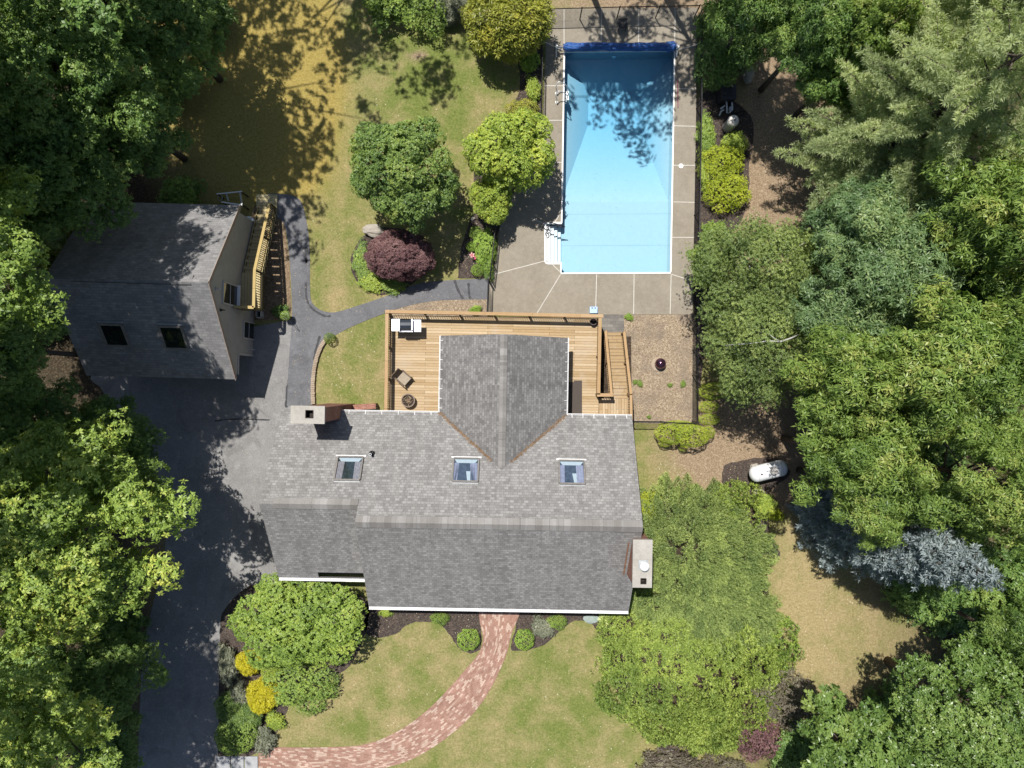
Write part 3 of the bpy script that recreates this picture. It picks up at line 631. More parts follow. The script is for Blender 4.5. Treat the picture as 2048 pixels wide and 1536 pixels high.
loop = [(a.x, a.y - 0.28, 0.04), (a.x - 0.05, a.y - 0.28, 0.4), (a.x - 0.22, a.y - 0.22, 0.75), (a.x - 0.3, a.y - 0.05, 0.86), (a.x - 0.2, a.y + 0.08, 0.86), (a.x + 0.05, a.y + 0.09, 0.82), (a.x + 0.5, a.y + 0.03, 0.6), (a.x + 0.82, a.y - 0.02, 0.42), (a.x + 0.84, a.y - 0.05, 0.35), (a.x + 0.5, a.y + 0.0, 0.34), (a.x + 0.1, a.y - 0.02, 0.5), (a.x - 0.02, a.y - 0.02, 0.04)]
pp = [Vector(p) for p in loop]; fine = []
for i in range(len(pp) - 1):
    p0 = pp[max(i-1, 0)]; p3 = pp[min(i+2, len(pp)-1)]
    for k in range(6):
        t = k / 6; fine.append(0.5 * ((2*pp[i]) + (pp[i+1]-p0)*t + (2*p0-5*pp[i]+4*pp[i+1]-p3)*t*t + (3*pp[i]-p0-3*pp[i+1]+p3)*t**3))
fine.append(pp[-1]); rail_tube(fine, "rail", simple('bronze', (0.05, 0.042, 0.05), 0.35, 0.5), 0.026, hr)
b = MB(); b.lathe((a.x - 0.02, a.y - 0.02, 0.032), [(0.07, 0), (0.07, 0.02), (0.03, 0.04)], 14); b.build("base_flange", M['white_plastic'], hr)

# solar cover reel
reel = empty("pool_cover_reel", P(1240, 92), "rolled blue solar pool cover on a reel with white end stands", "cover reel")
def build_reel():
    x0, x1 = P(1127, 92, 0.5).x, P(1352, 92, 0.5).x; yc, zc = P(1240, 93.5, 0.5).y, 0.46; r = rng_(3)
    b = MB(); nn, kk = 30, 90; V = np.zeros((kk, nn, 3)); 
    ph = r.uniform(0, 6.28, 8)
    for i in range(kk):
        t = i / (kk - 1); x = x0 + (x1 - x0) * t; rad = 0.195 * (1 + 0.05 * math.sin(9 * t + 1) + 0.035 * math.sin(31 * t)) + (0.06 if t > 0.93 else 0) - (0.05 if t > 0.985 else 0) - (0.05 if t < 0.02 else 0)
        dy = 0.03 * math.sin(2.4 * t + 0.4)
        for j in range(nn):
            a_ = 2 * math.pi * j / nn; rr = rad * (1 + 0.07 * math.sin(5 * a_ + 14 * t + ph[0]) + 0.05 * math.sin(9 * a_ - 37 * t + ph[1])) + r.uniform(-0.006, 0.006)
            V[i, j] = (x + 0.02 * math.sin(3 * a_), yc + dy + rr * math.cos(a_), zc + rr * math.sin(a_) - 0.03 * math.sin(math.pi * t))
    vs = [tuple(p) for p in V.reshape(-1, 3)]
    b.solid(vs, [(i*nn+j, (i+1)*nn+j, (i+1)*nn+(j+1) % nn, i*nn+(j+1) % nn) for i in range(kk-1) for j in range(nn)] + [tuple(range(nn)), tuple(reversed([(kk-1)*nn+j for j in range(nn)]))])
    b.build("rolled_cover", M['solar_cover'], reel, smooth=True)
    f = MB()                                             # the loose hem at the back
    for i in range(40):
        t0, t1 = i / 40, (i + 1) / 40; xa, xb = x0 + 0.3 + (x1 - x0 - 0.35) * t0, x0 + 0.3 + (x1 - x0 - 0.35) * t1
        d0 = 0.2 + 0.08 * math.sin(6 * t0) + (0.16 if t0 > 0.9 else 0) + 0.02 * (i % 2); d1 = 0.2 + 0.08 * math.sin(6 * t1) + (0.16 if t1 > 0.9 else 0) + 0.02 * ((i + 1) % 2)
        f.face([(xa, yc + 0.1, zc + 0.16), (xb, yc + 0.1, zc + 0.16), (xb, yc + d1, zc - 0.05), (xa, yc + d0, zc - 0.05)])
    f.build("cover_hem", M['solar_cover'], reel)
    t = MB(); t.tube([(x0 - 0.36, yc, zc), (x1 + 0.12, yc, zc)], 0.045, 12); t.build("reel_tube", M['steel'], reel, smooth=True)
    for x, dx in ((x0 - 0.36, -1), (x1 + 0.13, 1)):
        s = MB(); s.tube([(x, yc, zc + 0.08), (x, yc, 0.1)], 0.035, 8); s.tube([(x, yc - 0.36, 0.09), (x, yc + 0.36, 0.09)], 0.04, 10)
        s.tube([(x, yc - 0.3, 0.1), (x, yc, zc)], 0.025, 8); s.tube([(x, yc + 0.3, 0.1), (x, yc, zc)], 0.025, 8); s.box((x, yc, zc + 0.03), (0.09, 0.14, 0.16)); s.build("end_stand", M['white_plastic'], reel)
build_reel()
for x, y, lb in ((1362, 332, "white round skimmer lid on the deck right of the pool"),):
    c = P(x, y, 0.03); b = MB(); b.lathe((c.x, c.y, 0.034), [(0.13, 0), (0.125, 0.018), (0.09, 0.022), (0.0, 0.02)], 12); b.build("skimmer_lid", M['white_plastic'], label=lb, cat="pool lid")
b = MB(); b.tube([P(1355, 160, 0.08), P(1356, 215, 0.08)], 0.02, 8); b.build("pool_pole", M['magenta'], label="thin magenta pool pole lying on the deck along the right pool edge", cat="pole")
for pts, lb in (([(1088, 83, 0.9), (1117, 97, 0.2), (1128, 101, 0.06)], "thin pale tie rope from the left fence to the cover reel"), ([(1398, 87, 0.9), (1375, 95, 0.4), (1360, 98, 0.15)], "thin pale tie rope from the right fence to the cover reel")):
    b = MB(); b.tube([P(*p) for p in pts], 0.012, 6); b.build("rope", M['white_plastic'], label=lb, cat="rope")
c = P(1243, 55, 0.03); tb = empty("patio_table", (c.x, c.y, 0.03), "small black square patio table in tree shade behind the cover reel", "table")
b = MB(); b.box((c.x, c.y, 0.48), (0.5, 0.5, 0.04)); b.build("table_top", M['black_metal'], tb)
for sx in (-1, 1):
    for sy in (-1, 1): b = MB(); b.beam((c.x + sx*.21, c.y + sy*.21, 0.03), (c.x + sx*.19, c.y + sy*.19, 0.46), 0.035, 0.035, up=(0,1,0)); b.build("leg", M['black_metal'], tb)
c = P(1186, 621, 0.03); cr = empty("storage_caddy", (c.x, c.y, 0.03), "small light blue plastic caddy on the concrete beside the wooden deck", "caddy")
b = MB(); b.box((c.x, c.y, 0.17), (0.36, 0.3, 0.28)); b.build("bin", M['blue_plastic'], cr)
b = MB(); b.box((c.x, c.y, 0.325), (0.4, 0.34, 0.03)); b.build("lid", simple('pale_blue', (0.35, 0.5, 0.78), 0.4, var=.08), cr)
for s_ in (-1, 1): b = MB(); b.box((c.x + s_*.08, c.y + 0.1, 0.35), (0.06, 0.06, 0.03)); b.build("latch", M['black_plastic'], cr)

# ------------------------------------------------------------------ black chain-link fence round the pool
def fence(line, label, hgt=1.2, mesh_step=0.09):
    pts = [P(x, y, hgt) for x, y in line]; pts = [Vector((p.x, p.y, 0)) for p in pts]
    mid = pts[len(pts)//2]; root = empty("chain_link_fence", (mid.x, mid.y, 0), label, "fence")
    r = MB(); r.tube([(p.x, p.y, hgt) for p in pts], 0.024, 8); r.build("top_rail", M['black_metal'], root, smooth=True)
    wv = MB()
    for a, c in zip(pts[:-1], pts[1:]):
        d = c - a; L = d.length; d.normalize(); n_ = int(L / mesh_step); side = Vector((-d.y, d.x, 0))
        def quad(p0, p1):
            k = side * 0.003; wv.face([p0 - k, p1 - k, p1 + k, p0 + k]); kz = (p1 - p0).cross(side).normalized() * 0.003; wv.face([p0 - kz, p1 - kz, p1 + kz, p0 + kz])
        for i in range(-int(hgt / mesh_step), n_ + 1):
            for sg in (1, -1):
                s0, z0, s1, z1 = i * mesh_step, 0.04, i * mesh_step + hgt - 0.06, hgt - 0.02
                if s0 < 0: z0 += -s0; s0 = 0
                if s1 > L: z1 -= s1 - L; s1 = L
                if s1 <= s0: continue
                if sg < 0: z0, z1 = hgt + 0.02 - z0, hgt + 0.02 - z1
                quad(a + d * s0 + Vector((0, 0, z0)), a + d * s1 + Vector((0, 0, z1)))
    wv.build("wire_mesh", M['black_metal'], root)
    for i, (a, c) in enumerate(zip(pts[:-1], pts[1:])):
        L = (c - a).length; k = max(1, round(L / 2.4))
        for j in range(k + (1 if i == len(pts) - 2 else 0)):
            p = a.lerp(c, j / k); b = MB(); b.tube([(p.x, p.y, 0), (p.x, p.y, hgt + 0.04)], 0.032, 8); b.lathe((p.x, p.y, hgt + 0.04), [(0.04, 0), (0.03, 0.03), (0, 0.045)], 8); b.build("post", M['black_metal'], root)
fence([(1085, 16), (1085, 130), (1083, 245)], "black chain-link fence along the left side of the pool deck")
fence([(1088, 18), (1240, 14), (1400, 11)], "black chain-link fence across the far end of the pool deck")
fence([(1404, 20), (1404, 200), (1400, 420), (1397, 560), (1396, 845)], "long black chain-link fence running down the right side of pool and chip bed")
fence([(1268, 844), (1330, 845), (1392, 847)], "short black chain-link fence below the wood chip bed by the house corner")
fence([(1010, 418), (990, 460), (984, 520), (980, 552)], "low black chain-link fence behind the boxwood hedge beside the pool deck")
gt = P(979, 590); g = empty("gate", (gt.x, gt.y, 0), "black chain-link gate across the end of the asphalt path", "gate")
p0, p1 = P(976, 557, 1.1), P(974, 627, 1.1)
b = MB(); b.tube([(p0.x, p0.y, .1), (p0.x, p0.y, 1.15), (p1.x, p1.y, 1.15), (p1.x, p1.y, .1), (p0.x, p0.y, .1)], 0.024, 8); b.build("gate_frame", M['black_metal'], g)
b = MB()
for i in range(20):
    y0 = p0.y + (p1.y - p0.y) * i / 20
    for sg in (1, -1): b.tube([(p0.x, y0, .12 if sg > 0 else 1.1), (p0.x, max(p1.y, y0 - 0.9), 1.1 if sg > 0 else .12)], 0.004, 4)
b.build("wire_mesh", M['black_metal'], g)
for p in (p0, p1): b = MB(); b.tube([(p.x + .05, p.y, 0), (p.x + .05, p.y, 1.3)], 0.038, 8); b.build("gate_post", M['black_metal'], g)

# ================================================================== the house
ZE = 2.9; PITCH = 0.705
def frame(a): return lambda x, y, z=0.0: Vector((x + y * a, y - x * a, z))
W = frame(0.0172)
def slope(b, poly, zf, uaxis, t=0.16, mi=0, Wf=None):
    Wf = Wf or W; n = len(poly)
    gx = zf(1, 0) - zf(0, 0); gy = zf(0, 1) - zf(0, 0); k = math.sqrt(1 + gx*gx + gy*gy)
    def uvf(p, q_=None): return p
    hi = [Wf(x, y, zf(x, y)) for x, y in poly]; lo = [Wf(x, y, zf(x, y) - t) for x, y in poly]
    uv = [((x, y * k) if uaxis == 'x' else (y, x * k)) for x, y in poly]
    ar = sum(poly[i][0]*poly[(i+1) % n][1] - poly[(i+1) % n][0]*poly[i][1] for i in range(n))
    o = list(range(n)) if ar > 0 else list(reversed(range(n)))
    b.face([hi[i] for i in o], mi, [uv[i] for i in o]); b.face([lo[i] for i in reversed(o)], mi, [uv[i] for i in reversed(o)])
    for i in range(n):
        j = (i + 1) % n; b.face([lo[i], lo[j], hi[j], hi[i]], mi, [(0, 0), (0.1, 0), (0.1, 0.1), (0, 0.1)])
hc = W(-2.7, -4.5)
house = empty("house", (hc.x, hc.y, 0), "large house with grey shingle roof, three skylights and two chimneys above the wooden deck", "house")
XL, XS, XR = -11.37, -6.89, 5.957; YN, YM, YS = -1.483, -6.30, -11.12; YLR, YLS = -5.62, -9.756
EX0, EX1, EXC, EYF, EJ, EZ = -3.56, 2.72, -0.42, 2.33, -4.05, 4.71
zN = lambda x, y: ZE + PITCH * (YN - y)
zSm = lambda x, y: ZE + PITCH * (y - YS)
zSl = lambda x, y: ZE + PITCH * (y - YLS)
pe = (EZ - ZE) / (EXC - EX0)
zW = lambda x, y: ZE + pe * (x - EX0)
zE = lambda x, y: ZE + pe * (EX1 - x)
def build_house():
    r = MB()
    slope(r, [(XL, YN), (EX0, YN), (EXC, EJ), (EX1, YN), (XR, YN), (XR, YM), (XS, YM), (XS, YLR), (XL, YLR)], zN, 'x')
    slope(r, [(XS, YM), (XR, YM), (XR, YS), (XS, YS)], zSm, 'x')
    hx0, hy0, hy1 = -9.38, -9.41, -9.70
    slope(r, [(XL, YLR), (XS, YLR), (XS, hy0), (hx0, hy0), (hx0, hy1), (XS, hy1), (XS, YLS), (XL, YLS)], zSl, 'x')
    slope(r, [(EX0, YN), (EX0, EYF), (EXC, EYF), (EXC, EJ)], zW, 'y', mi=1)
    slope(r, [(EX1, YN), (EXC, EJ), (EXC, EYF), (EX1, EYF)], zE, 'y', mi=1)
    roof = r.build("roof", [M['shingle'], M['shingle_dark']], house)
    # ridge caps
    def cap(x0, y0, x1, y1, zf1, zf2, wd, off, wx=1.0):
        b = MB(); d = Vector((x1 - x0, y1 - y0)); L = d.length; d.normalize(); nn = Vector((-d.y, d.x))
        K = int(L / 0.32); rr = random.Random(int(L * 10))
        for i in range(K):
            s0, s1 = L * i / K, L * (i + 1) / K - 0.003; u = rr.uniform(0, 9); v0 = int(rr.uniform(0, 9)) * 0.32 + 0.02
            for sg, zf in ((1, zf1), (-1, zf2)):
                a_ = Vector((x0, y0)) + d * s0; c_ = Vector((x0, y0)) + d * s1; e_ = nn * sg * wd
                z0 = zf(a_.x, a_.y) + off + (0.012 if i % 2 else 0)
                pts = [W(a_.x, a_.y, z0), W(c_.x, c_.y, z0 - 0.008), W(c_.x + e_.x, c_.y + e_.y, zf(c_.x + e_.x, c_.y + e_.y) + off - 0.008), W(a_.x + e_.x, a_.y + e_.y, zf(a_.x + e_.x, a_.y + e_.y) + off + (0.012 if i % 2 else 0))]
                if sg < 0: pts.reverse()
                b.face(pts, 0, [(u, v0), (u + 0.3, v0), (u + 0.3, v0 + 0.25), (u, v0 + 0.25)])
                b.face([pts[2], pts[3], pts[3] - Vector((0, 0, off + .012)), pts[2] - Vector((0, 0, off + .012))], 0)
        b.build("ridge_cap", M['ridge_shingle'], roof)
    cap(XS, YM + .02, XR, YM + .02, zN, zSm, 0.27, 0.05)
    cap(XL + 0.65, YLR + .02, XS, YLR + .02, zN, zSl, 0.25, 0.05)
    cap(EXC, EYF, EXC, EJ + 0.1, zE, zW, 0.17, 0.02)
    # walls and gables
    wl_ = MB(); t = 0.3
    def wall(pts): wl_.face([W(*p) for p in pts])
    def ring(x0, x1, y0, y1, z): wl_.prism([W(x0, y0), W(x1, y0), W(x1, y1), W(x0, y1)], 0, z)
    ring(XL + t, XS - 0.01, YLS + t, YN - t, ZE - 0.0); ring(XS, XR - t, YS + t, YN - t + .004, ZE + 0.01); ring(EX0 + t, EX1 - t, YN - t + 0.02, EYF - t, ZE + 0.02)
    for x, ys, zf in ((XR - t, YS, zSm), (XS + 0.02, YS, zSm)):
        wall([(x, YS + t, ZE), (x, YN - t, ZE), (x, YM, zN(0, YM) - 0.17), (x, YM - 0.01, zN(0, YM) - 0.17)])
    wall([(XL + t, YLS + t, ZE), (XL + t, YN - t, ZE), (XL + t, YLR, zN(0, YLR) - 0.17)])
    wall([(EX0 + t, EYF - t, ZE), (EX1 - t, EYF - t, ZE), (EXC, EYF - t, EZ - 0.17)])
    wl_.build("wall", M['house_siding'], house)
    pc = MB(); pc.prism([W(-9.5, YLS + t - .25), W(XS + .01, YLS + t - .25), W(XS + .01, YLS + t + .6), W(-9.5, YLS + t + .6)], 2.2, 2.3); pc.build("shade_plate", simple('shade_dark', (0.05, 0.05, 0.06), 0.9), house)  # added plate under the roof opening, shade put into its dark colour
    # rake boards
    # gutters with hanger straps
    def gutter(p0, p1, wd=0.12, straps=0, out=(0, -1), m=M['white_metal']):
        b = MB(); a, c = Vector(p0), Vector(p1); o = Vector(out); z = ZE - 0.03
        A, C = W(a.x + o.x * wd / 2, a.y + o.y * wd / 2, z - 0.1), W(c.x + o.x * wd / 2, c.y + o.y * wd / 2, z - 0.1)
        b.beam(A, C, wd, 0.015)
        A2, C2 = W(a.x + o.x * wd, a.y + o.y * wd, z - 0.045), W(c.x + o.x * wd, c.y + o.y * wd, z - 0.045); b.beam(A2, C2, 0.022, 0.12)
        A2, C2 = W(a.x + o.x * .008, a.y + o.y * .008, z - 0.045), W(c.x + o.x * .008, c.y + o.y * .008, z - 0.045); b.beam(A2, C2, 0.012, 0.11)
        for i in range(straps):
            p = a.lerp(c, (i + 0.5) / straps); b.beam(W(p.x - o.x * 0.12, p.y - o.y * 0.12, ZE + PITCH * 0.12 + 0.02), W(p.x + o.x * wd, p.y + o.y * wd, z + 0.02), 0.024, 0.008)
        b.build("gutter", m, house)
    gutter((XS, YS), (XR, YS), 0.14, 0); gutter((XL, YLS), (XS - 0.03, YLS), 0.14, 0)
    gutter((XL + 2.95, YN), (EX0, YN), 0.06, 6, (0, 1)); gutter((EX1, YN), (XR, YN), 0.06, 6, (0, 1))
    gutter((EX0, YN), (EX0, EYF), 0.05, 8, (-1, 0)); gutter((EX1, YN), (EX1, EYF), 0.05, 8, (1, 0))
    # chimneys
    def chimney(x0, x1, y0, y1, z, holes, name_tag, capz=0.12, pots=()):
        b = MB()
        def bx(xa, xb, ya, yb, za, zb):
            c_ = W((xa + xb) / 2, (ya + yb) / 2); X = W(1, 0) - W(0, 0); Y = W(0, 1) - W(0, 0); n = Vector((c_.x, c_.y, (za + zb) / 2))
            return n, (xb - xa, yb - ya, zb - za), X, Y
        n_, sz, X, Y = bx(x0 + .07, x1 - .07, y0 + .07, y1 - .07, 0, z - capz)
        hx, hy = sz[0] / 2, sz[1] / 2; base = [(-hx, -hy), (hx, -hy), (hx, hy), (-hx, hy)]; Xn, Yn = X.normalized(), Y.normalized(); ctr = Vector((n_.x, n_.y, 0))
        for i in range(4):
            (ax, ay), (bx_, by_) = base[i], base[(i+1) % 4]; L = math.hypot(bx_ - ax, by_ - ay)
            pa, pb = ctr + Xn * ax + Yn * ay, ctr + Xn * bx_ + Yn * by_
            b.face([pa, pb, pb + Vector((0, 0, z - capz)), pa + Vector((0, 0, z - capz))], 0, [(0, 0), (L, 0), (L, z - capz), (0, z - capz)])
        ch = b.build("chimney", M['chimney_brick'], house)
        c = MB(); xs = sorted({x0, x1}); 
        # cap built as strips round the flue openings so the flues are real holes
        cuts = sorted(holes, key=lambda h: h[1])
        def slab(xa, xb, ya, yb):
            if xb - xa < 1e-3 or yb - ya < 1e-3: return
            n2, s2, X2, Y2 = bx(xa, xb, ya, yb, z - capz, z); c.box(n2, s2, X2, Y2)
        yy = y0
        for (cx, cy, hw) in cuts:
            slab(x0, x1, yy, cy - hw); slab(x0, cx - hw, cy - hw, cy + hw); slab(cx + hw, x1, cy - hw, cy + hw); yy = cy + hw
        slab(x0, x1, yy, y1); c.build("chimney_cap", M['cap_concrete'], ch)
        for (cx, cy, hw) in cuts:
            f = MB(); n2, s2, X2, Y2 = bx(cx - hw, cx + hw, cy - hw, cy + hw, z - 0.6, z - 0.35); f.box(n2, s2, X2, Y2)
            for dx_, dy_, w_, d_ in ((-hw, 0, .03, 2*hw), (hw, 0, .03, 2*hw), (0, -hw, 2*hw, .03), (0, hw, 2*hw, .03)):
                n2, s2, X2, Y2 = bx(cx + dx_ - w_/2, cx + dx_ + w_/2, cy + dy_ - d_/2, cy + dy_ + d_/2, z - 0.6, z + 0.012); f.box(n2, s2, X2, Y2)
            f.build("flue", simple('flue_clay', (0.03, 0.024, 0.02), 0.9), ch)
        return ch
    c1 = (-9.86, -8.34, -1.93, -1.13); chimney(*c1[:2], *c1[2:], 6.3, [(-9.02, -1.50, 0.17)], "l")
    ch = chimney(5.50, 6.37, -8.95, -6.82, 6.45, [(5.99, -8.66, 0.12)], "r", 0.16)
    v = MB(); p = W(5.97, -7.93, 6.45); v.lathe(p, [(0.13, 0), (0.13, 0.28), (0.16, 0.28), (0.16, 0.3), (0.2, 0.32), (0.2, 0.36), (0.14, 0.42), (0.0, 0.45)], 20); v.build("vent_cowl", M['white_metal'], ch, smooth=False)
    v = MB(); v.box(p + Vector((-0.02, 0.02, 0.02)), (0.4, 0.4, 0.04)); v.build("flashing", M['galvanised'], ch)
    fl = MB(); fl.beam(W(5.42, -8.9, zSm(0, -8.9) + 0.04), W(5.42, -7.1, zSm(0, -7.1) + 0.04), 0.06, 0.02); fl.build("rust_flashing", simple('rust', (0.2, 0.1, 0.06), 0.8, var=.4), ch)
    # skylights
    def ray_roof(px, py):
        dx, dy = (px - 1024) / F, -(py - 768) / F; lo, hi = 0.0, H
        for _ in range(60):
            m_ = (lo + hi) / 2; X, Y = dx * m_, dy * m_; x = X - Y * 0.0172; y = Y + X * 0.0172
            if H - m_ > zN(x, y): lo = m_
            else: hi = m_
        return x, y
    ku = math.sqrt(1 + PITCH ** 2); U = (W(1, 0) - W(0, 0)).normalized(); Vd = (W(0, -1, PITCH) - W(0, 0, 0)).normalized(); Nn = U.cross(Vd); Nn = -Nn if Nn.z < 0 else Nn
    def sky(px, py, w_, h_, look):
        x, y = ray_roof(px, py); c = W(x, y, zN(x, y)); sl = MB(); t_ = 0.07
        def bar(u0, v0, u1, v1, hh, b, wd=t_): b.beam(c + U*u0 + Vd*v0 + Nn*hh/2, c + U*u1 + Vd*v1 + Nn*hh/2, wd, hh, up=Nn)
        hw, hh_ = w_/2, h_/2
        for (u0, v0, u1, v1) in ((-hw, -hh_, hw, -hh_), (-hw, hh_, hw, hh_)): bar(u0, v0, u1, v1, 0.12, sl)
        for (u0, v0, u1, v1) in ((-hw, -hh_ + t_/2, -hw, hh_ - t_/2), (hw, -hh_ + t_/2, hw, hh_ - t_/2)): bar(u0, v0, u1, v1, 0.115, sl)
        so = sl.build("skylight", M['skylight_frame'], house)
        f = MB(); bar(-hw - 0.12, -hh_ - 0.09, hw + 0.12, -hh_ - 0.09, 0.03, f, 0.06); f.build("flashing", M['white_metal'], so)
        f = MB(); bar(-hw - 0.02, hh_ + 0.06, hw + 0.02, hh_ + 0.06, 0.02, f, 0.05); f.build("flashing", M['galvanised'], so)
        g = MB(); q_ = [c + U*a_ + Vd*b_ + Nn*0.1 for a_, b_ in ((-hw, -hh_), (hw, -hh_), (hw, hh_), (-hw, hh_))]; g.face(q_); g.build("pane", M['pane'], so)
        r_ = MB(); hw2, hh2 = hw - 0.03, hh_ - 0.03
        r_.face([c + U*a_ + Vd*b_ + Nn*0.02 for a_, b_ in ((-hw2, -hh2), (hw2, -hh2), (hw2, hh2), (-hw2, hh2))]); r_.build("room_view", M['room_dark'] if look else simple('room_green', (0.02, 0.026, 0.022), 0.5, var=.8, scale=9), so)
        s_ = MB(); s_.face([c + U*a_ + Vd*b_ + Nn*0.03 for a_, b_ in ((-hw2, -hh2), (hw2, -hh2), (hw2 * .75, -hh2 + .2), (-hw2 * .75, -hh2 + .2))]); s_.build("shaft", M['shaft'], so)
        for sg in (-1, 1):
            k = MB(); n_ = 6
            for i in range(n_):
                a0 = hw2 - (0.30 if not look else (0.34 if sg > 0 else 0.22)) * i / n_; a1 = hw2 - (0.30 if not look else (0.34 if sg > 0 else 0.22)) * (i + 1) / n_; z0 = 0.035 + 0.02 * (i % 2); z1 = 0.035 + 0.02 * ((i + 1) % 2); pin = 0.25 if look != 2 else 0.1
                k.face([c + U*sg*(a0 - 0.02) + Vd*(-hh2 + .2) + Nn*z0, c + U*sg*(a1 - 0.02 - (1 - pin) * 0.0) + Vd*(-hh2 + .2) + Nn*z1, c + U*sg*(a1 + (0.1 * i / n_ if look == 1 else 0)) + Vd*(hh2) + Nn*z1, c + U*sg*a0 + Vd*hh2 + Nn*z0])
            k.build("curtain", M['curtain'] if look else M['curtain_pink'], so)
        if look:
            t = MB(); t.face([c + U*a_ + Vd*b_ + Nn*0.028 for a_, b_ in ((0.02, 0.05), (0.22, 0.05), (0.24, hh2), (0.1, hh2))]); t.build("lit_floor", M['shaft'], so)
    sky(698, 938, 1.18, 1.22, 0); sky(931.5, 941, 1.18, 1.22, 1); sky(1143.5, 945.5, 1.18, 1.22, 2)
    x, y = ray_roof(744, 907); p = W(x, y, zN(x, y)); v = MB(); v.tube([p - Vector((0, 0, .05)), p + Vector((0, 0, 0.42))], 0.06, 12); v.lathe(p + Nn * 0.02, [(0.15, 0), (0.1, 0.05), (0.065, 0.12)], 12, ax=Nn); v.build("vent_pipe", M['rubber'], house)
    v = MB(); v.lathe(p + Vector((0, 0, 0.42)), [(0.065, 0), (0.065, 0.01), (0.045, 0.01), (0.045, -0.1)], 12); v.build("pipe_rim", M['galvanised'], house)
build_house()
# pine needles gathered in the valleys
b = MB(); r = random.Random(5)
for i in range(620):
    side = r.random() < 0.5; t = r.random() * 0.85; x0 = EX0 if side else EX1; x = x0 + (EXC - x0) * t; y = YN + (EJ - YN) * t
    o = r.gauss(0, 0.045); x += o if side else -o; y += r.gauss(0, 0.03); z = max(zN(x, y), zW(x, y) if side else zE(x, y)) + 0.012; a = r.uniform(0, 6.28); L = r.uniform(.04, .1); d = Vector((math.cos(a), math.sin(a), 0)) * L
    p = W(x, y, z); nn = Vector((-d.y, d.x, 0)).normalized() * 0.012; b.face([p - d - nn, p + d - nn, p + d + nn + Vector((0, 0, .01)), p - d + nn])
b.build("pine_needle_litter", simple('needle', (0.17, 0.11, 0.065), 0.9, var=.4, scale=8), kind='stuff')

# ================================================================== the wooden deck
ZD = 1.2; RH = 0.95
deck = empty("wooden_deck", P(1000, 720), "honey-coloured wooden deck with railings and a stair wrapping round the rear wing of the house", "deck")
def boards(b, poly_px, z, along='x', t=0.05):
    pts = [P(x, y, z) for x, y in poly_px]; b.prism([(p.x, p.y) for p in pts], z - t, z, 0, (lambda p: (p[0] + p[1] * -0.0172, p[1] + p[0] * 0.0172)) if along == 'x' else (lambda p: (p[1], p[0])))
b = MB(); boards(b, [(780, 825), (780, 632), (1200, 637), (1196.5, 838)][::-1], ZD); b.build("floor", M['deck_boards'], deck)
b = MB(); boards(b, [(1197.5, 838), (1197.5, 797), (1259, 797), (1261, 840)][::-1], ZD, 'y'); b.build("landing", M['deck_boards'], deck)
b = MB(); c0, c1_ = P(779, 631, ZD), P(1200, 636, ZD)
b.beam((c0.x, c0.y, ZD - .17), (c1_.x, c1_.y, ZD - .17), 0.04, 0.24); c2 = P(779, 825, ZD); b.beam((c0.x, c0.y, ZD - .17), (c2.x, c2.y, ZD - .17), 0.04, 0.24); b.build("rim_joist", M['rail_wood'], deck)
NB = [0]
def railing(parent, p0, p1, base0, base1, capw=0.17, m=None, pick=M['black_metal'], spacing=0.118, individual=False, h=RH, post_every=1.9, cap_over=(0.0, 0.0)):
    """p0, p1: floor points under the rail's line; cap on top, black pickets below"""
    m = m or M['rail_wood']; p0, p1 = Vector(p0), Vector(p1); d = (p1 - p0); L = d.length; dn = d.normalized()
    b = MB(); b.beam(p0 + Vector((0, 0, h)) - dn * cap_over[0], p1 + Vector((0, 0, h)) + dn * cap_over[1], capw, 0.04); r = b.build("railing", m, parent)
    b = MB(); b.beam(p0 + Vector((0, 0, h - .075)), p1 + Vector((0, 0, h - .075)), 0.04, 0.085); b.beam(p0 + Vector((0, 0, .12)), p1 + Vector((0, 0, .12)), 0.04, 0.085); b.build("rail_bar", m, r)
    K = max(1, round(L / post_every))
    for i in range(K + 1):
        p = p0 + d * (i / K); q_ = MB(); q_.box(p + Vector((0, 0, (h - .02) / 2 - .15)), (0.085, 0.085, h - .02 + .3), dn - Vector((0, 0, dn.z)), Vector((-dn.y, dn.x, 0))); q_.build("post", m, r)
    n_ = int(L / spacing); st = MB(); out = Vector((-dn.y, dn.x, 0))
    for i in range(1, n_):
        p = p0 + d * (i / n_)
        if individual: k = MB(); k.tube([p + Vector((0, 0, .1)), p + Vector((0, 0, h - .07))], 0.021, 6); k.build("baluster", pick, r)
        else: st.tube([p + Vector((0, 0, .1)), p + Vector((0, 0, h - .07))], 0.021, 6)
    if not individual and n_ > 1: st.build("balusters", pick, r, kind='stuff')
    return r
zc = ZD + RH
def below(px, py): p = P(px, py, zc); return (p.x, p.y, ZD)
railing(deck, below(774, 623), below(1203, 632), 0, 0, individual=True, cap_over=(0.09, 0.09))
railing(deck, below(774, 627), below(771.5, 822), 0, 0, spacing=0.115)
railing(deck, below(1200, 636), below(1197, 789), 0, 0)
railing(deck, below(1197, 790), below(1224, 790), 0, 0, individual=True, cap_over=(0.08, 0.08), post_every=5)
def at(px, py, z, h): p = P(px, py, z + h); return (p.x, p.y, z)
ZB = 0.05
railing(deck, at(1223, 787, ZD, RH), at(1211.5, 663, ZB + .1, RH), 0, 0, capw=.14)
railing(deck, at(1262, 788, ZD, RH), at(1248.5, 665, ZB + .1, RH), 0, 0, capw=.14)
railing(deck, at(1262.5, 840, ZD, RH), at(1262, 790, ZD, RH), 0, 0, capw=.14)
nt = 10
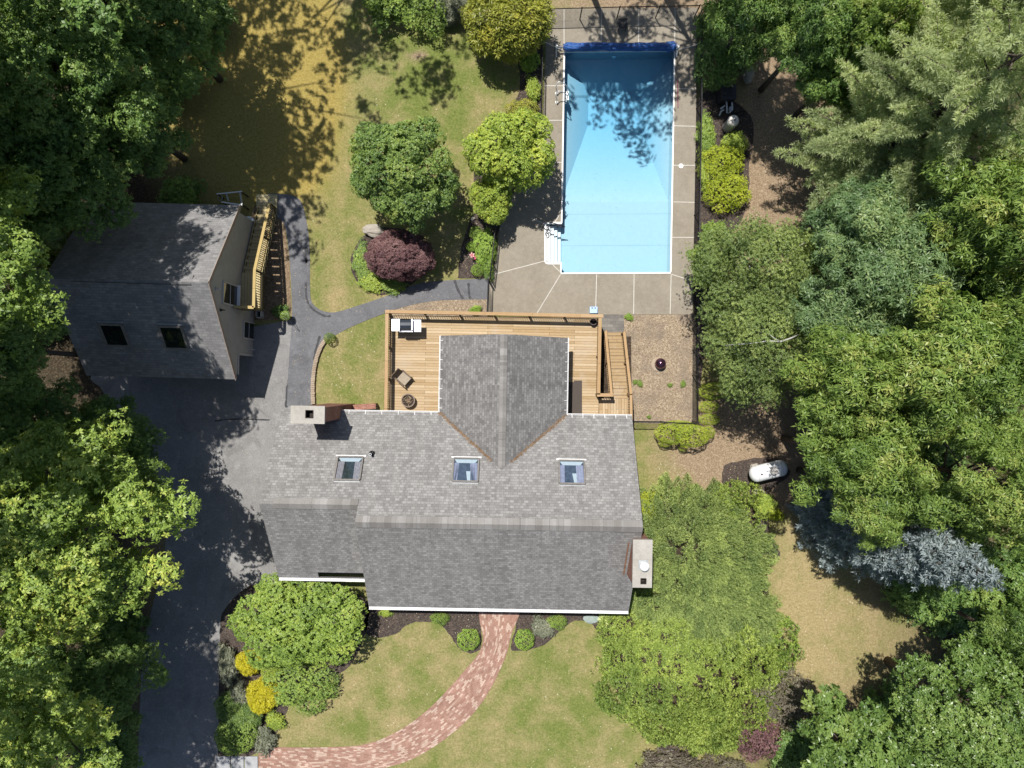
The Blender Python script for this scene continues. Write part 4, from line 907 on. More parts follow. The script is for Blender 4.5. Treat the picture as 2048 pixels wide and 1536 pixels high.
for i in range(nt):
    t0, t1 = i / nt, (i + 1) / nt; z = ZD - 0.11 - (ZD - 0.22) * t0
    a = P(1222 - 9 * t0, 797 - 132 * t0, z); c = P(1259 - 11 * t0, 797 - 132 * t0, z); e = P(1222 - 9 * t1, 797 - 132 * t1, z)
    dy = (e.y - a.y) * 1.06; xm = (a.x + c.x) / 2
    b = MB()
    for k in range(2): b.box((xm, a.y + dy * (0.25 + 0.5 * k), z - 0.02), (c.x - a.x, dy / 2 - 0.012, 0.04))
    b.build("tread", M['deck_boards'], deck)
b = MB()
for px0, px1 in ((1222, 1213), (1259, 1248)):
    a, c = P(px0, 797, ZD - .3), P(px1, 662, 0.0); b.beam((a.x, a.y, ZD - .28), (c.x, c.y, 0.02), 0.045, 0.26)
b.build("stringer", M['rail_wood'], deck)

# ------------------------------------------------------------------ things on the deck
def grill():
    c = P(812.5, 650, ZD + 0.9); g = empty("gas_grill", (c.x, c.y, ZD), "stainless gas grill with dark lid and pale side shelves in the deck corner", "grill"); z = ZD
    b = MB(); b.box((c.x, c.y, z + .42), (0.62, 0.5, 0.72)); b.build("cabinet", M['steel'], g)
    b = MB(); b.box((c.x - .55, c.y + .02, z + .86), (.38, .56, .05)); b.box((c.x - .55, c.y - .28, z + .82), (.38, .04, .1)); b.build("side_shelf", M['bright_steel'], g)
    b = MB(); b.box((c.x + .55, c.y - .02, z + .86), (.38, .56, .05)); b.box((c.x + .55, c.y - .32, z + .82), (.38, .04, .1)); b.build("side_shelf", M['bright_steel'], g)
    b = MB(); prof = [(-.27, .86), (-.27, 1.0), (-.2, 1.12), (-.05, 1.19), (.1, 1.19), (.22, 1.13), (.27, 1.02), (.27, .86)]; vs = []
    for x in (-.3, .3): vs += [Vector((c.x + x, c.y + y, z + zz)) for y, zz in prof]
    n_ = len(prof); b.solid(vs, [(i, i+1, n_+i+1, n_+i) for i in range(n_-1)] + [tuple(range(n_))[::-1], tuple(range(n_, 2*n_))]); b.build("lid", M['dark_lid'], g)
    for x in (-.32, .32):
        b = MB(); b.box((c.x + x, c.y, z + 1.0), (.05, .56, .32)); b.build("lid_cheek", M['steel'], g)
    b = MB(); b.box((c.x, c.y - .31, z + .84), (.66, .09, .14)); b.build("control_panel", M['steel'], g)
    for x in (-.2, 0, .2): b = MB(); b.lathe((c.x + x, c.y - .36, z + .84), [(.03, 0), (.025, .03), (0, .03)], 10, ax=(0, -1, 0)); b.build("knob", M['black_plastic'], g)
    b = MB(); b.tube([(c.x - .27, c.y - .28, z + 1.0), (c.x - .27, c.y - .34, z + 1.0), (c.x + .27, c.y - .34, z + 1.0), (c.x + .27, c.y - .28, z + 1.0)], .016, 8); b.build("lid_handle", M['steel'], g)
    for x in (-.27, .27):
        for y in (-.2, .2): b = MB(); b.lathe((c.x + x - .02, c.y + y, z + .04), [(.0, 0), (.04, 0), (.04, .04), (0, .04)], 12, ax=(1, 0, 0)); b.build("caster", M['rubber'], g)
grill()
def chair():
    c = P(807, 756, ZD + .4); g = empty("patio_chair", (c.x, c.y, ZD), "weathered brown patio armchair with grey-beige seat turned on the deck", "chair")
    a = math.radians(-41); fx = Vector((math.cos(a), math.sin(a), 0)); sx = Vector((-fx.y, fx.x, 0)); up = Vector((0, 0, 1)); base = Vector((c.x, c.y, ZD))
    mw = simple('wicker', (0.12, 0.085, 0.06), 0.7, var=.35, scale=18); ms = simple('chair_sling', (0.3, 0.25, 0.19), 0.85, var=.15, scale=12)
    b = MB(); b.box(base + fx*.03 + up*.42, (.56, .5, .05), fx, sx); b.build("seat", ms, g)
    b = MB(); b.beam(base - fx*.24 + up*.44, base - fx*.46 + up*.98, .5, .04, up=fx); b.build("backrest", mw, g)
    for s_ in (-1, 1):
        b = MB(); b.beam(base - fx*.3 + sx*s_*.29 + up*.64, base + fx*.28 + sx*s_*.29 + up*.62, .055, .03); b.build("armrest", mw, g)
        b = MB(); b.beam(base + fx*.27 + sx*s_*.27, base + fx*.25 + sx*s_*.28 + up*.62, .04, .04, up=sx); b.build("leg", mw, g)
        b = MB(); b.beam(base - fx*.32 + sx*s_*.26, base - fx*.24 + sx*s_*.27 + up*.62, .04, .04, up=sx); b.build("leg", mw, g)
    b = MB()
    for k in range(5): b.beam(base + fx*(.22 + .03*k) + sx*-.24 + up*(.4 - .02*k), base + fx*(.22 + .03*k) + sx*.24 + up*(.4 - .02*k), .012, .012)
    b.build("seat_frame", mw, g)
chair()
def planter(px, py, r, z, hgt, label, m_pot, dead=True, name="planter"):
    c = P(px, py, z + hgt); g = empty(name, (c.x, c.y, z), label, "planter"); b = MB()
    b.lathe((c.x, c.y, z), [(0, 0), (r*.72, 0), (r*.9, hgt*.6), (r*.96, hgt*.86), (r*1.04, hgt*.9), (r*1.04, hgt), (r*.9, hgt), (r*.86, hgt*.8), (r*.8, hgt*.62)], 28); b.build("pot", m_pot, g, smooth=False)
    b = MB(); b.lathe((c.x, c.y, z + hgt*.7), [(r*.84, 0), (r*.5, .02), (0, .03)], 20); b.build("soil", M['soil'], g)
    if dead:
        b = MB(); rr = random.Random(int(px))
        for i in range(60):
            a = rr.uniform(0, 6.28); q_ = rr.uniform(0, r*.7); p = Vector((c.x + q_*math.cos(a), c.y + q_*math.sin(a), z + hgt*.72)); e = p + Vector((rr.uniform(-.14, .14), rr.uniform(-.14, .14), rr.uniform(.02, .12)))
            b.tube([p, (p + e) / 2 + Vector((0, 0, .03)), e], [.012, .01, .005], 5)
        b.build("dry_stems", simple('dry_stem', (0.33, 0.24, 0.16), 0.9, var=.3, scale=20), g)
planter(816, 801, .34, ZD, .38, "wide round brown planter of dry stems on the deck by the house eave", simple('pot_brown', (0.19, 0.14, 0.105), 0.6, var=.2))
planter(1187, 643, .17, ZD, .34, "small dark round pot in the far right deck corner under the rail", simple('pot_dark', (0.1, 0.075, 0.07), 0.5, var=.2), False)
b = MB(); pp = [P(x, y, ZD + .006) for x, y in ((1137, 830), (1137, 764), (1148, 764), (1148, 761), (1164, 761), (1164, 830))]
b.prism([(p.x, p.y) for p in pp][::-1], ZD + .004, ZD + .014, 0); b.build("dark_deck_sheet", M['dark_sheet'], label="dark brown flat sheet on the deck between house wing and stair landing", cat="mat")  # thin dark brown sheet for an unidentified dark rectangle on the boards

# ================================================================== the garage
G = frame(0.026)
GX0, GX1, GYN, GYS, GYR, GZE, GZR = -21.2, -13.8, 8.55, -0.13, 4.2, 2.6, 6.02
gp = (GZR - GZE) / ((GYN - GYS) / 2)
def gun(px, py, X):       # pixel -> point of the plane hx = X in the garage frame (the gable wall)
    dx, dy = (px - 1024) / F, -(py - 768) / F; h = X / (dx - dy * 0.026)
    x, y = dx * h, dy * h; return y + x * 0.026, H - h
def build_garage():
    c = G(-17.4, 4.2); g = empty("garage", (c.x, c.y, 0), "tall grey garage with two roof windows and gable wall beside the asphalt path", "garage")
    zn = lambda x, y: GZE + gp * (GYN - y); zs = lambda x, y: GZE + gp * (y - GYS); YR = (GYN + GYS) / 2
    r = MB(); slope(r, [(GX0, GYN), (GX0, YR), (GX1, YR), (GX1, GYN)], zn, 'x', Wf=G); slope(r, [(GX0, YR), (GX0, GYS), (GX1, GYS), (GX1, YR)], zs, 'x', Wf=G)
    ro = r.build("roof", M['garage_shingle'], g)
    rk = MB()
    for ya, yb, zf in ((GYN, YR, zn), (GYS, YR, zs)): rk.beam(G(GX1 + .015, ya, zf(0, ya) - .1), G(GX1 + .015, yb, zf(0, yb) - .1), 0.03, 0.2)
    rk.build("rake_board", simple('rake', (0.3, 0.24, 0.2), 0.7), ro)
    xw = -13.9; w = MB(); yl = 1.16
    def f(*pts): w.face([G(*p) for p in pts])
    f((xw, yl, 0), (xw, GYN - .3, 0), (xw, GYN - .3, GZE + .05), (xw, YR, GZR - .22), (xw, GYS + .25, GZE + .05), (xw, GYS + .25, 2.05), (xw, yl, 2.05))
    f((GX0 + .2, yl, 0), (xw, yl, 0), (xw, yl, 2.05), (GX0 + .2, yl, 2.05)); f((GX0 + .2, GYS + .25, 2.05), (xw, GYS + .25, 2.05), (xw, yl, 2.05), (GX0 + .2, yl, 2.05)); f((GX0 + .2, GYS + .25, 2.05), (xw, GYS + .25, 2.05), (xw, GYS + .25, GZE), (GX0 + .2, GYS + .25, GZE))
    f((GX0 + .2, GYN - .3, 0), (xw, GYN - .3, 0), (xw, GYN - .3, GZE), (GX0 + .2, GYN - .3, GZE)); f((GX0 + .2, yl, 0), (GX0 + .2, GYN - .3, 0), (GX0 + .2, GYN - .3, GZE), (GX0 + .2, YR, GZR - .22), (GX0 + .2, GYS + .25, GZE))
    wo = w.build("wall", M['siding'], g)
    tr = MB(); tr.beam(G(xw + .02, yl, 0), G(xw + .02, yl, 2.05), .05, .1, up=(0, 1, 0)); tr.beam(G(xw + .02, yl, 2.03), G(xw + .02, GYS + .25, 2.03), .05, .08); tr.build("corner_trim", M['house_siding'], wo)
    def window(px0, px1, py0, py1, sillm):
        ya, z1 = gun(px0, py0, xw); yb, _ = gun(px0, py1, xw); _, z0 = gun(px1, (py0 + py1) / 2, xw)
        fr = MB(); t_ = .07
        for (a, b_) in (((ya, z0), (ya, z1)), ((yb, z0), (yb, z1))): fr.beam(G(xw + .03, a[0], a[1]), G(xw + .03, b_[0], b_[1]), t_, .06, up=(0, 1, 0))
        fr.beam(G(xw + .03, ya + .03, z1), G(xw + .03, yb - .03, z1), .06, t_); fr.beam(G(xw + .025, ya - .03, (z0 + z1) / 2), G(xw + .025, yb + .03, (z0 + z1) / 2), .03, .03)
        wi = fr.build("window", M['house_siding'], g)
        p = MB(); p.face([G(xw + .02, ya, z0), G(xw + .02, yb, z0), G(xw + .02, yb, z1), G(xw + .02, ya, z1)]); p.build("pane", M['dark_glass'], wi)
        s_ = MB(); s_.beam(G(xw + .08, ya + .06, z0 - .02), G(xw + .08, yb - .06, z0 - .02), .16, .05); s_.build("sill", sillm, wi)
    window(446, 474, 563, 606, M['white_plastic']); window(487, 508, 642, 676, M['white_plastic'])
    for px, py in ((432, 577), (441, 620)):
        y, z = gun(px, py, xw); l = MB(); l.box(G(xw + .03, y, z), (.06, .12, .16)); l.tube([G(xw + .05, y, z), G(xw + .14, y, z + .02), G(xw + .17, y, z - .08)], .035, 8); l.build("wall_lamp", M['black_plastic'] if py > 600 else M['house_siding'], g)
    y, z = gun(500, 699, xw); l = MB(); l.tube([G(xw, y, z + .3), G(xw + .15, y, z + .3), G(xw + .15, y, z - .3)], .02, 6); l.build("pipe", M['grey_pvc'], g)
    # roof windows on the near slope
    k = math.sqrt(1 + gp * gp); U = (G(1, 0) - G(0, 0)).normalized(); V = (G(0, 1, gp) - G(0, 0, 0)).normalized(); Nn = U.cross(V)
    def rw(px, py, w_, h_):
        dx, dy = (px - 1024) / F, -(py - 768) / F; lo, hi = 0., H
        for _ in range(60):
            m_ = (lo + hi) / 2; X, Y = dx*m_, dy*m_; x = X - Y*.026; y = Y + X*.026
            if H - m_ > zs(x, y): lo = m_
            else: hi = m_
        c_ = G(x, y, zs(x, y)); b = MB(); hw, hh = w_/2, h_/2
        for a, e in (((-hw, -hh), (hw, -hh)), ((-hw, hh), (hw, hh))): b.beam(c_ + U*a[0] + V*a[1] + Nn*.07, c_ + U*e[0] + V*e[1] + Nn*.07, .08, .14, up=Nn)
        for a, e in (((-hw, -hh + .04), (-hw, hh - .04)), ((hw, -hh + .04), (hw, hh - .04))): b.beam(c_ + U*a[0] + V*a[1] + Nn*.068, c_ + U*e[0] + V*e[1] + Nn*.068, .08, .135, up=Nn)
        o = b.build("skylight", M['skylight_frame'], g); p = MB(); p.face([c_ + U*a + V*e + Nn*.1 for a, e in ((-hw, -hh), (hw, -hh), (hw, hh), (-hw, hh))]); p.build("pane", M['dark_glass'], o)
        f_ = MB(); f_.beam(c_ + U*(-hw-.05) + V*(hh+.08) + Nn*.02, c_ + U*(hw+.05) + V*(hh+.08) + Nn*.02, .1, .03, up=Nn); f_.build("flashing", M['galvanised'], o)
    rw(231, 668, 1.05, 1.2); rw(349, 673, 1.05, 1.25)
    b = MB(); b.tube([G(GX0 + 1.2, YR - .1, GZR - .02), G(GX1 - 1.8, YR - .12, GZR - .04), G(GX1 - .8, YR - .1, GZR - .02), G(GX1 - .75, YR + .35, GZR - .22)], .012, 5); b.build("cable", M['rubber'], ro)
build_garage()
# exterior stair of new timber
def garage_stair():
    zl = 1.95; hs = 0.95; x_in, x_out = -13.84, -12.83
    c = G(-13.4, 6.2); g = empty("timber_stair", (c.x, c.y, 0), "new pale timber stair with black balusters climbing the garage gable wall", "stair")
    y_top = gun(480, 548, x_out)[0]
    ytop = 5.3; ybot = 9.05; n_ = 10
    b = MB(); b.box(G((x_in + x_out) / 2, (3.45 + ytop) / 2, zl - .025), (x_out - x_in, ytop - 3.45, .05), G(1, 0) - G(0, 0), G(0, 1) - G(0, 0)); b.build("landing", M['new_wood'], g)
    b = MB(); b.beam(G(x_out + .02, 3.42, zl - .14), G(x_out + .02, ytop, zl - .14), .04, .2); b.beam(G(x_in, 3.42, zl - .14), G(x_out, 3.42, zl - .14), .04, .2); b.build("rim_joist", M['new_rail'], g)
    for i in range(n_):
        z = zl - (i + 1) * (zl - .1) / n_; y0 = ytop + (ybot - ytop) * i / n_; y1 = ytop + (ybot - ytop) * (i + 1) / n_
        b = MB()
        for k in range(2): b.box(G((x_in + x_out) / 2 + .02, y0 + (y1 - y0) * (.25 + .5 * k), z - .02), (x_out - x_in + .06, (y1 - y0) / 2 - .012, .04), G(1, 0) - G(0, 0), G(0, 1) - G(0, 0))
        b.build("tread", M['new_wood'], g)
    b = MB(); b.box(G((x_in + x_out) / 2, ybot + .35, .08), (x_out - x_in + .1, .75, .06), G(1, 0) - G(0, 0), G(0, 1) - G(0, 0)); b.build("bottom_platform", M['new_wood'], g)
    b = MB()
    for x in (x_in + .05, x_out): b.beam(G(x, ytop, zl - .2), G(x, ybot, .0), .045, .24)
    b.build("stringer", M['new_rail'], g)
    xr = x_out - .03
    railing(g, G(xr, 3.45, zl), G(xr, ytop, zl), 0, 0, capw=.15, m=M['new_rail'], h=hs, individual=True); railing(g, G(xr, ytop, zl), G(xr, ybot, .08), 0, 0, capw=.15, m=M['new_rail'], h=hs, individual=True)
    railing(g, G(x_in, 3.45, zl), G(xr, 3.45, zl), 0, 0, capw=.15, m=M['new_rail'], h=hs, post_every=4, individual=True)
    for y in (3.5, ytop): b = MB(); b.beam(G(xr - .1, y, 0), G(xr - .1, y, zl - .05), .09, .09, up=(0, 1, 0)); b.build("post", M['bark'], g)  # dark brown instead of new timber: shade under the landing put into the colour
garage_stair()
# odds and ends beside the garage
c = P(519, 629, .3); k = empty("wooden_frame_box", (c.x, c.y, 0), "small open pale-edged box standing against the garage under the stair landing", "box")
b = MB()
for a, e in (((-.12, -.17), (.12, -.17)), ((.12, -.14), (.12, .14)), ((.12, .17), (-.12, .17)), ((-.12, .14), (-.12, -.14))): b.beam((c.x + a[0], c.y + a[1], .25), (c.x + e[0], c.y + e[1], .25), .025, .5)
b.build("frame", M['house_siding'], k); b = MB(); b.box((c.x, c.y, .06), (.2, .28, .1)); b.build("bottom", M['rubber'], k)
c = P(571, 631, 0.6); hb = empty("hanging_basket", (c.x, c.y, 0.3), "round hanging basket of green leaves on a pole beside the asphalt path", "basket")
b = MB(); b.lathe((c.x, c.y, .4), [(0, 0), (.12, .02), (.19, .12), (.22, .22), (.2, .22), (.0, .2)], 18); b.build("basket", M['white_plastic'], hb)
b = MB(); b.tube([(c.x + .3, c.y - .3, 0), (c.x + .3, c.y - .3, 1.4), (c.x + .2, c.y - .2, 1.5), (c.x + .05, c.y - .05, 1.45), (c.x, c.y, .62)], .012, 6); b.build("shepherd_hook", M['black_metal'], hb)
fr = empty("metal_frame", P(462, 397), "galvanised metal frame with black uprights standing behind the garage", "frame")
def fp(px, py, z): return P(px, py, z)
b = MB(); b.beam(fp(433, 388, .9), fp(484, 383, .9), .05, .05); b.build("rail", M['white_metal'], fr)
b = MB(); b.beam(fp(443, 404, .9), fp(485, 410, .9), .06, .05); b.build("rail", M['white_metal'], fr)
b = MB(); b.beam(fp(460, 410, .5), fp(476, 413, .5), .2, .05); b.build("plate", M['galvanised'], fr)
for a, e in (((480, 385), (484, 409)), ((453, 387), (457, 402))): b = MB(); b.beam(fp(*a, .86), fp(*e, .86), .07, .07); b.build("cross_bar", M['galvanised'], fr)
for px, py in ((434, 388), (483, 384), (484, 410), (444, 404)): p = fp(px, py, .9); b = MB(); b.beam((p.x, p.y, 0), (p.x, p.y, .88), .06, .06, up=(0, 1, 0)); b.build("upright", M['black_metal'], fr)
p = fp(440, 396, .5); b = MB(); b.tube([(p.x + .13*math.cos(t*.3927), p.y + .13*math.sin(t*.3927), .5) for t in range(17)], .014, 6); b.build("hoop", M['galvanised'], fr)
b = MB(); rr = random.Random(3); pts = [P(484, 433, .4), P(501, 432.5, .4), P(503, 435, .4), P(507, 436, .4), P(508, 439, .4), P(513, 440, .4), P(515, 443, .4), P(504, 444, .4), P(496, 441, .4)]
b.prism([(p.x, p.y) for p in pts][::-1], .36, .4); b.build("white_lattice_board", M['white_plastic'], label="white stepped board lying at the foot of the timber stair behind the garage", cat="panel")

# low brick wall and stone edging behind the house
b = MB(); a, c = P(655, 818, .5), P(752, 812, .5); b.beam((a.x, a.y, .3), (c.x, c.y, .3), .28, .6); o = b.build("brick_wall", M['chimney_brick'], label="low red-brown brick wall between house eave and deck", cat="wall")
b = MB(); pts = smooth_poly([(655, 676), (643, 694), (634, 718), (629, 745), (627, 775), (628, 808)], 8, False); rr = random.Random(9); acc = 0; W3 = [P(p.x, p.y) for p in pts]
for i in range(len(W3) - 1):
    d = (W3[i+1] - W3[i]); L = d.length; k = max(1, round(L / .16)); dn = d.normalized(); nn = Vector((-dn.y, dn.x, 0))
    m_ = (W3[i] + W3[i+1]) / 2; b.box((m_.x, m_.y, .09 + rr.uniform(-.01, .01)), (L - .02, .2 + rr.uniform(-.02, .02), .2), dn, nn)
b.build("stone_edging", M['edging'], label="curved row of tan stone edging between asphalt path and small lawn", cat="edging")
def rock(px, py, rx, ry, rz, label, seed, m=None):
    r = rng_(seed); c = P(px, py); bm = bmesh.new(); bmesh.ops.create_icosphere(bm, subdivisions=3, radius=1); ph = r.uniform(0, 6, 9)
    b = MB(); vs = []
    for v in bm.verts:
        d = v.co; s_ = 1 + .16*math.sin(3*d.x + ph[0]) * math.cos(2.7*d.y + ph[1]) + .1*math.sin(5.3*d.z + ph[2] + 3*d.x) + .05*math.sin(11*d.y + ph[3])
        vs.append((c.x + d.x*rx*s_, c.y + d.y*ry*s_, max(-.05, rz*.5 + d.z*rz*s_ * .7)))
    b.solid(vs, [tuple(v.index for v in f.verts) for f in bm.faces]); bm.free(); b.build("boulder", m or M['stone'], label=label, cat="boulder")
rock(748, 463, .55, .34, .4, "pale boulder at the upper left of the purple maple", 1)
rock(1494, 152, .3, .45, .35, "grey boulder in the shade behind the pool heater", 2)
rock(1517, 985, .28, .22, .2, "grey rock just below the white gas tank", 3)
rock(1508, 933, .22, .18, .16, "small rock at the left end of the white gas tank", 4)
rock(1183, 1238, .42, .22, .1, "flat grey-green stone under the front eave by the spreading evergreen", 5, simple('bluestone', (0.25, .3, .28), .8))
rock(946, 438, .12, .1, .1, "small pale stone at the top of the hedge bed", 6)

# gas tank
def tank():
    a, e = P(1512, 948, .75), P(1561, 936, .75); d = (e - a).normalized(); L = (e - a).length; r = .43
    g = empty("gas_tank", ((a.x + e.x)/2, (a.y + e.y)/2, 0), "white capsule-shaped gas tank lying in the mulch by the spruce", "gas tank")
    prof = [(r*math.sin(t), -r*.8*math.cos(t)) for t in np.linspace(0, math.pi/2, 9)] + [(r*math.sin(t), L - r*.8*math.cos(t)) for t in np.linspace(math.pi/2, math.pi, 9)]
    b = MB(); b.lathe(a, prof, 40, ax=d); b.build("shell", M['white_tank'], g, smooth=True)
    for t in (.02, .5, .98):
        b = MB(); b.lathe(a.lerp(e, t) - d*.012, [(r*1.0, 0), (r*1.012, .004), (r*1.012, .02), (r*1.0, .024)], 36, ax=d); b.build('weld_seam', M['filter_tank'], g)
    m_ = (a + e) / 2 + d * .15; b = MB(); b.lathe(m_ + Vector((0, 0, r - .03)), [(.2, 0), (.2, .1), (.17, .15), (0, .17)], 20); b.build("dome_lid", M['filter_tank'], g)
    for t in (.12, .72): p = a.lerp(e, t) + Vector((0, 0, r)); b = MB(); b.lathe(p - Vector((0, 0, .02)), [(.05, 0), (.05, .05), (0, .06)], 10); b.build("valve", M['black_metal'], g)
    s_ = Vector((-d.y, d.x, 0))
    for t in (.15, .85): p = a.lerp(e, t); b = MB(); b.box((p.x, p.y, .17), (.12, .6, .34), d, s_); b.build("foot", M['slab'], g)
tank()
# gazing ball
c = P(1321, 727, .3); g = empty("gazing_ball", (c.x, c.y, 0), "shiny dark purple gazing ball on a low ring in the wood chips", "garden ball")
b = MB(); b.lathe((c.x, c.y, .03), [(.29*math.sin(t), .29 - .29*math.cos(t)) for t in np.linspace(0.001, math.pi, 24)], 32); b.build("ball", simple('purple_mirror', (.18, .09, .13), .12, .9, var=.3, scale=5), g, smooth=True)
b = MB(); b.lathe((c.x - .08, c.y - .03, 0), [(.36, .012), (.36, .04), (.32, .05), (.2, .045)], 28); b.build("base_ring", M['edging'], g)
# pool plant
def equipment():
    c = P(1453, 190, .5); g = empty("pool_heater", (c.x, c.y, 0), "black boxy pool heater under shrubs right of the pool fence", "heater")
    b = MB(); b.box((c.x, c.y, .45), (.74, .72, .84)); b.build("cabinet", M['black_plastic'], g)
    b = MB(); b.box((c.x, c.y, .9), (.78, .76, .06)); 
    for i in range(6): b.box((c.x - .22 + .09*i, c.y + .05, .94), (.04, .5, .03))
    b.build("grille", M['black_plastic'], g); b = MB(); b.lathe((c.x - .2, c.y - .1, .93), [(.12, 0), (.12, .03), (.05, .05), (0, .05)], 16); b.build("vent", M['black_metal'], g)
    t = P(1468, 240, 1.15); g = empty("pool_filter", (t.x, t.y, 0), "pale grey cylindrical pool filter tank with round lid", "pool filter"); r = .29
    b = MB(); b.lathe((t.x, t.y, 0), [(r*.9, 0), (r*.95, .08), (r, .12), (r, .92), (r*1.03, .93), (r*1.03, .99), (r, 1.0)], 30); b.build("tank", M['filter_tank'], g, smooth=False)
    b = MB(); b.lathe((t.x, t.y, 1.0), [(r*1.0, 0), (r*.96, .1), (r*.8, .16), (0, .19)], 30); b.build("lid", simple('filter_lid', (.52, .49, .45), .5, var=.08), g, smooth=False)
    b = MB(); b.tube([(t.x, t.y, 1.18), (t.x + .02, t.y - .03, 1.27)], .03, 8); b.build("valve", M['black_metal'], g)
    b = MB(); b.lathe((t.x, t.y, .93), [(r*1.04, 0), (r*1.06, .03), (r*1.04, .06)], 30); b.build("clamp_band", M['steel'], g)
    q_ = P(1456, 215, .3); g = empty("pool_pump", (q_.x, q_.y, 0), "small pool pump with pipes between heater and filter tank", "pump")
    b = MB(); b.tube([(q_.x - .1, q_.y - .05, .25), (q_.x + .3, q_.y - .02, .25)], .13, 14); b.build("motor", M['black_plastic'], g)
    b = MB(); b.lathe((q_.x + .12, q_.y - .1, .3), [(.11, 0), (.11, .15), (.0, .17)], 14); b.build("strainer", M['grey_pvc'], g)
    for pts in ([(1453, 203, .5), (1454, 214, .5), (1454, 226, .45)], [(1464, 205, .6), (1465, 219, .6), (1460, 224, .6), (1457, 226, .2)], [(1448, 219, .35), (1442, 223, .35), (1439, 231, .2)], [(1450, 211, .4), (1441, 218, .3)]):
        b = MB(); b.tube([P(*p) for p in pts], .045, 8); b.build("pipe", M['grey_pvc'], g)
    b = MB(); b.tube([P(x, y, .04) for x, y in ((1466, 228), (1480, 224), (1490, 221), (1484, 230), (1474, 237))], .025, 6); b.build("hose", M['rubber'], label="short black hose curling on the ground beside the pool filter", cat="hose")
equipment()
# garden flower clump in the hedge bed: pink statue-like blossoms
g = empty("garden_pinwheel", P(944, 512), "pink and red garden pinwheel standing beside the boxwood hedge", "garden ornament")
p = P(944, 510, .5); b = MB()
for k in range(5):
    a = k * 1.2566 + .5; d = Vector((math.cos(a), math.sin(a), 0)); s_ = Vector((-d.y, d.x, 0)); c_ = Vector((p.x, p.y, .5)); b.face([c_, c_ + d*.09 - s_*.05 + Vector((0, 0, .04)), c_ + d*.17, c_ + d*.1 + s_*.05 - Vector((0, 0, .02))])
b.build("petal", M['pink_petal'], g); b = MB(); b.lathe((p.x, p.y, .0), [(.012, 0), (.012, .48), (.05, .5), (0, .54)], 8); b.build("stake", M['magenta_petal'], g)
b = MB(); c_ = Vector((p.x + .15, p.y - .1, .42)); 
for k in range(4):
    a = k * 1.57; d = Vector((math.cos(a), math.sin(a), 0)); s_ = Vector((-d.y, d.x, 0)); b.face([c_, c_ + d*.07 - s_*.05, c_ + d*.14, c_ + d*.07 + s_*.05])
b.build("red_petal", M['magenta_petal'], g)

# ================================================================== plants
def unit(v): return v / np.maximum(np.linalg.norm(v, axis=-1, keepdims=True), 1e-9)
def leaf_mesh(name, C, A, T, k, L, Wd, el, seed, fold=0.15, jit=0.0, lvar=0.3):
    """k leaves radiate from every rosette centre C about its axis A; el = range of the angle above the rosette's plane"""
    r = rng_(seed); n = len(C); A = unit(A)
    B1 = unit(np.cross(A, np.where(np.abs(A[:, 2:3]) < .9, [[0, 0, 1.]], [[1., 0, 0]]))); B2 = np.cross(A, B1)
    az = (r.uniform(0, 2*np.pi, (n, 1)) + np.arange(k)[None, :] * 2*np.pi/k + r.normal(0, .35, (n, k)))
    e = r.uniform(el[0], el[1], (n, k))
    rad = np.cos(az)[..., None]*B1[:, None] + np.sin(az)[..., None]*B2[:, None]
    d = np.cos(e)[..., None]*rad + np.sin(e)[..., None]*A[:, None]
    nn = np.cos(e)[..., None]*A[:, None] - np.sin(e)[..., None]*rad
    w_ = np.cross(d, nn); roll = r.normal(0, .45, (n, k))[..., None]; w_ = w_*np.cos(roll) + nn*np.sin(roll); nn = unit(np.cross(w_, d))
    l = L*(1 + r.uniform(-lvar, lvar, (n, k)))[..., None]; wd = Wd*(1 + r.uniform(-lvar, lvar, (n, k)))[..., None]
    base = C[:, None] + r.normal(0, jit, (n, k, 3)) + d*l*.06
    V = np.stack([base, base + d*l*.5 - w_*wd*.5 + nn*wd*fold, base + d*l - nn*l*.12, base + d*l*.5 + w_*wd*.5 + nn*wd*fold], 2).reshape(-1, 3)
    t = np.repeat(np.clip(T[:, None] + r.normal(0, .1, (n, k)), 0, 1).reshape(-1), 4)
    N_ = n*k; me = bpy.data.meshes.new(name); me.vertices.add(4*N_); me.vertices.foreach_set("co", V.ravel())
    me.loops.add(4*N_); me.loops.foreach_set("vertex_index", np.arange(4*N_)); me.polygons.add(N_); me.polygons.foreach_set("loop_start", np.arange(N_)*4)
    me.update(calc_edges=True)
    a = me.attributes.new("tint", 'FLOAT', 'POINT'); a.data.foreach_set("value", t); me.materials.append(LEAF['oak']); return me

def on_lobes(r, lobes, dens, zbias=-.35, deep=.72, shell=.13):
    """points on the outer skin of a union of ellipsoid lobes (cx,cy,cz,ra,rb,rc): centres, axes, tint"""
    lo = np.array(lobes, float); C, A, T = [], [], []
    for i, (cx, cy, cz, ra, rb, rc) in enumerate(lo):
        n = max(6, int(dens * ra * rb * 5)); d = unit(r.normal(0, 1, (n*2, 3))); d = d[d[:, 2] > zbias][:n]
        s_ = r.normal(1, shell, (len(d), 1)); p = np.array([cx, cy, cz]) + d*s_*np.array([ra, rb, rc])
        keep = np.ones(len(p), bool)
        near = [j for j in range(len(lo)) if j != i and np.linalg.norm(lo[j, :3] - lo[i, :3]) < lo[j, 3] + lo[i, 3]]
        for j in near: keep &= (((p - lo[j, :3])/lo[j, 3:])**2).sum(1) > deep**2
        p, d = p[keep], d[keep]; C.append(p); A.append(unit(d/np.array([ra, rb, rc])*ra + [0, 0, .55])); T.append(np.full(len(p), .5 + r.normal(0, .13)) + r.normal(0, .1, len(p)))
    return np.concatenate(C), np.concatenate(A), np.concatenate(T)
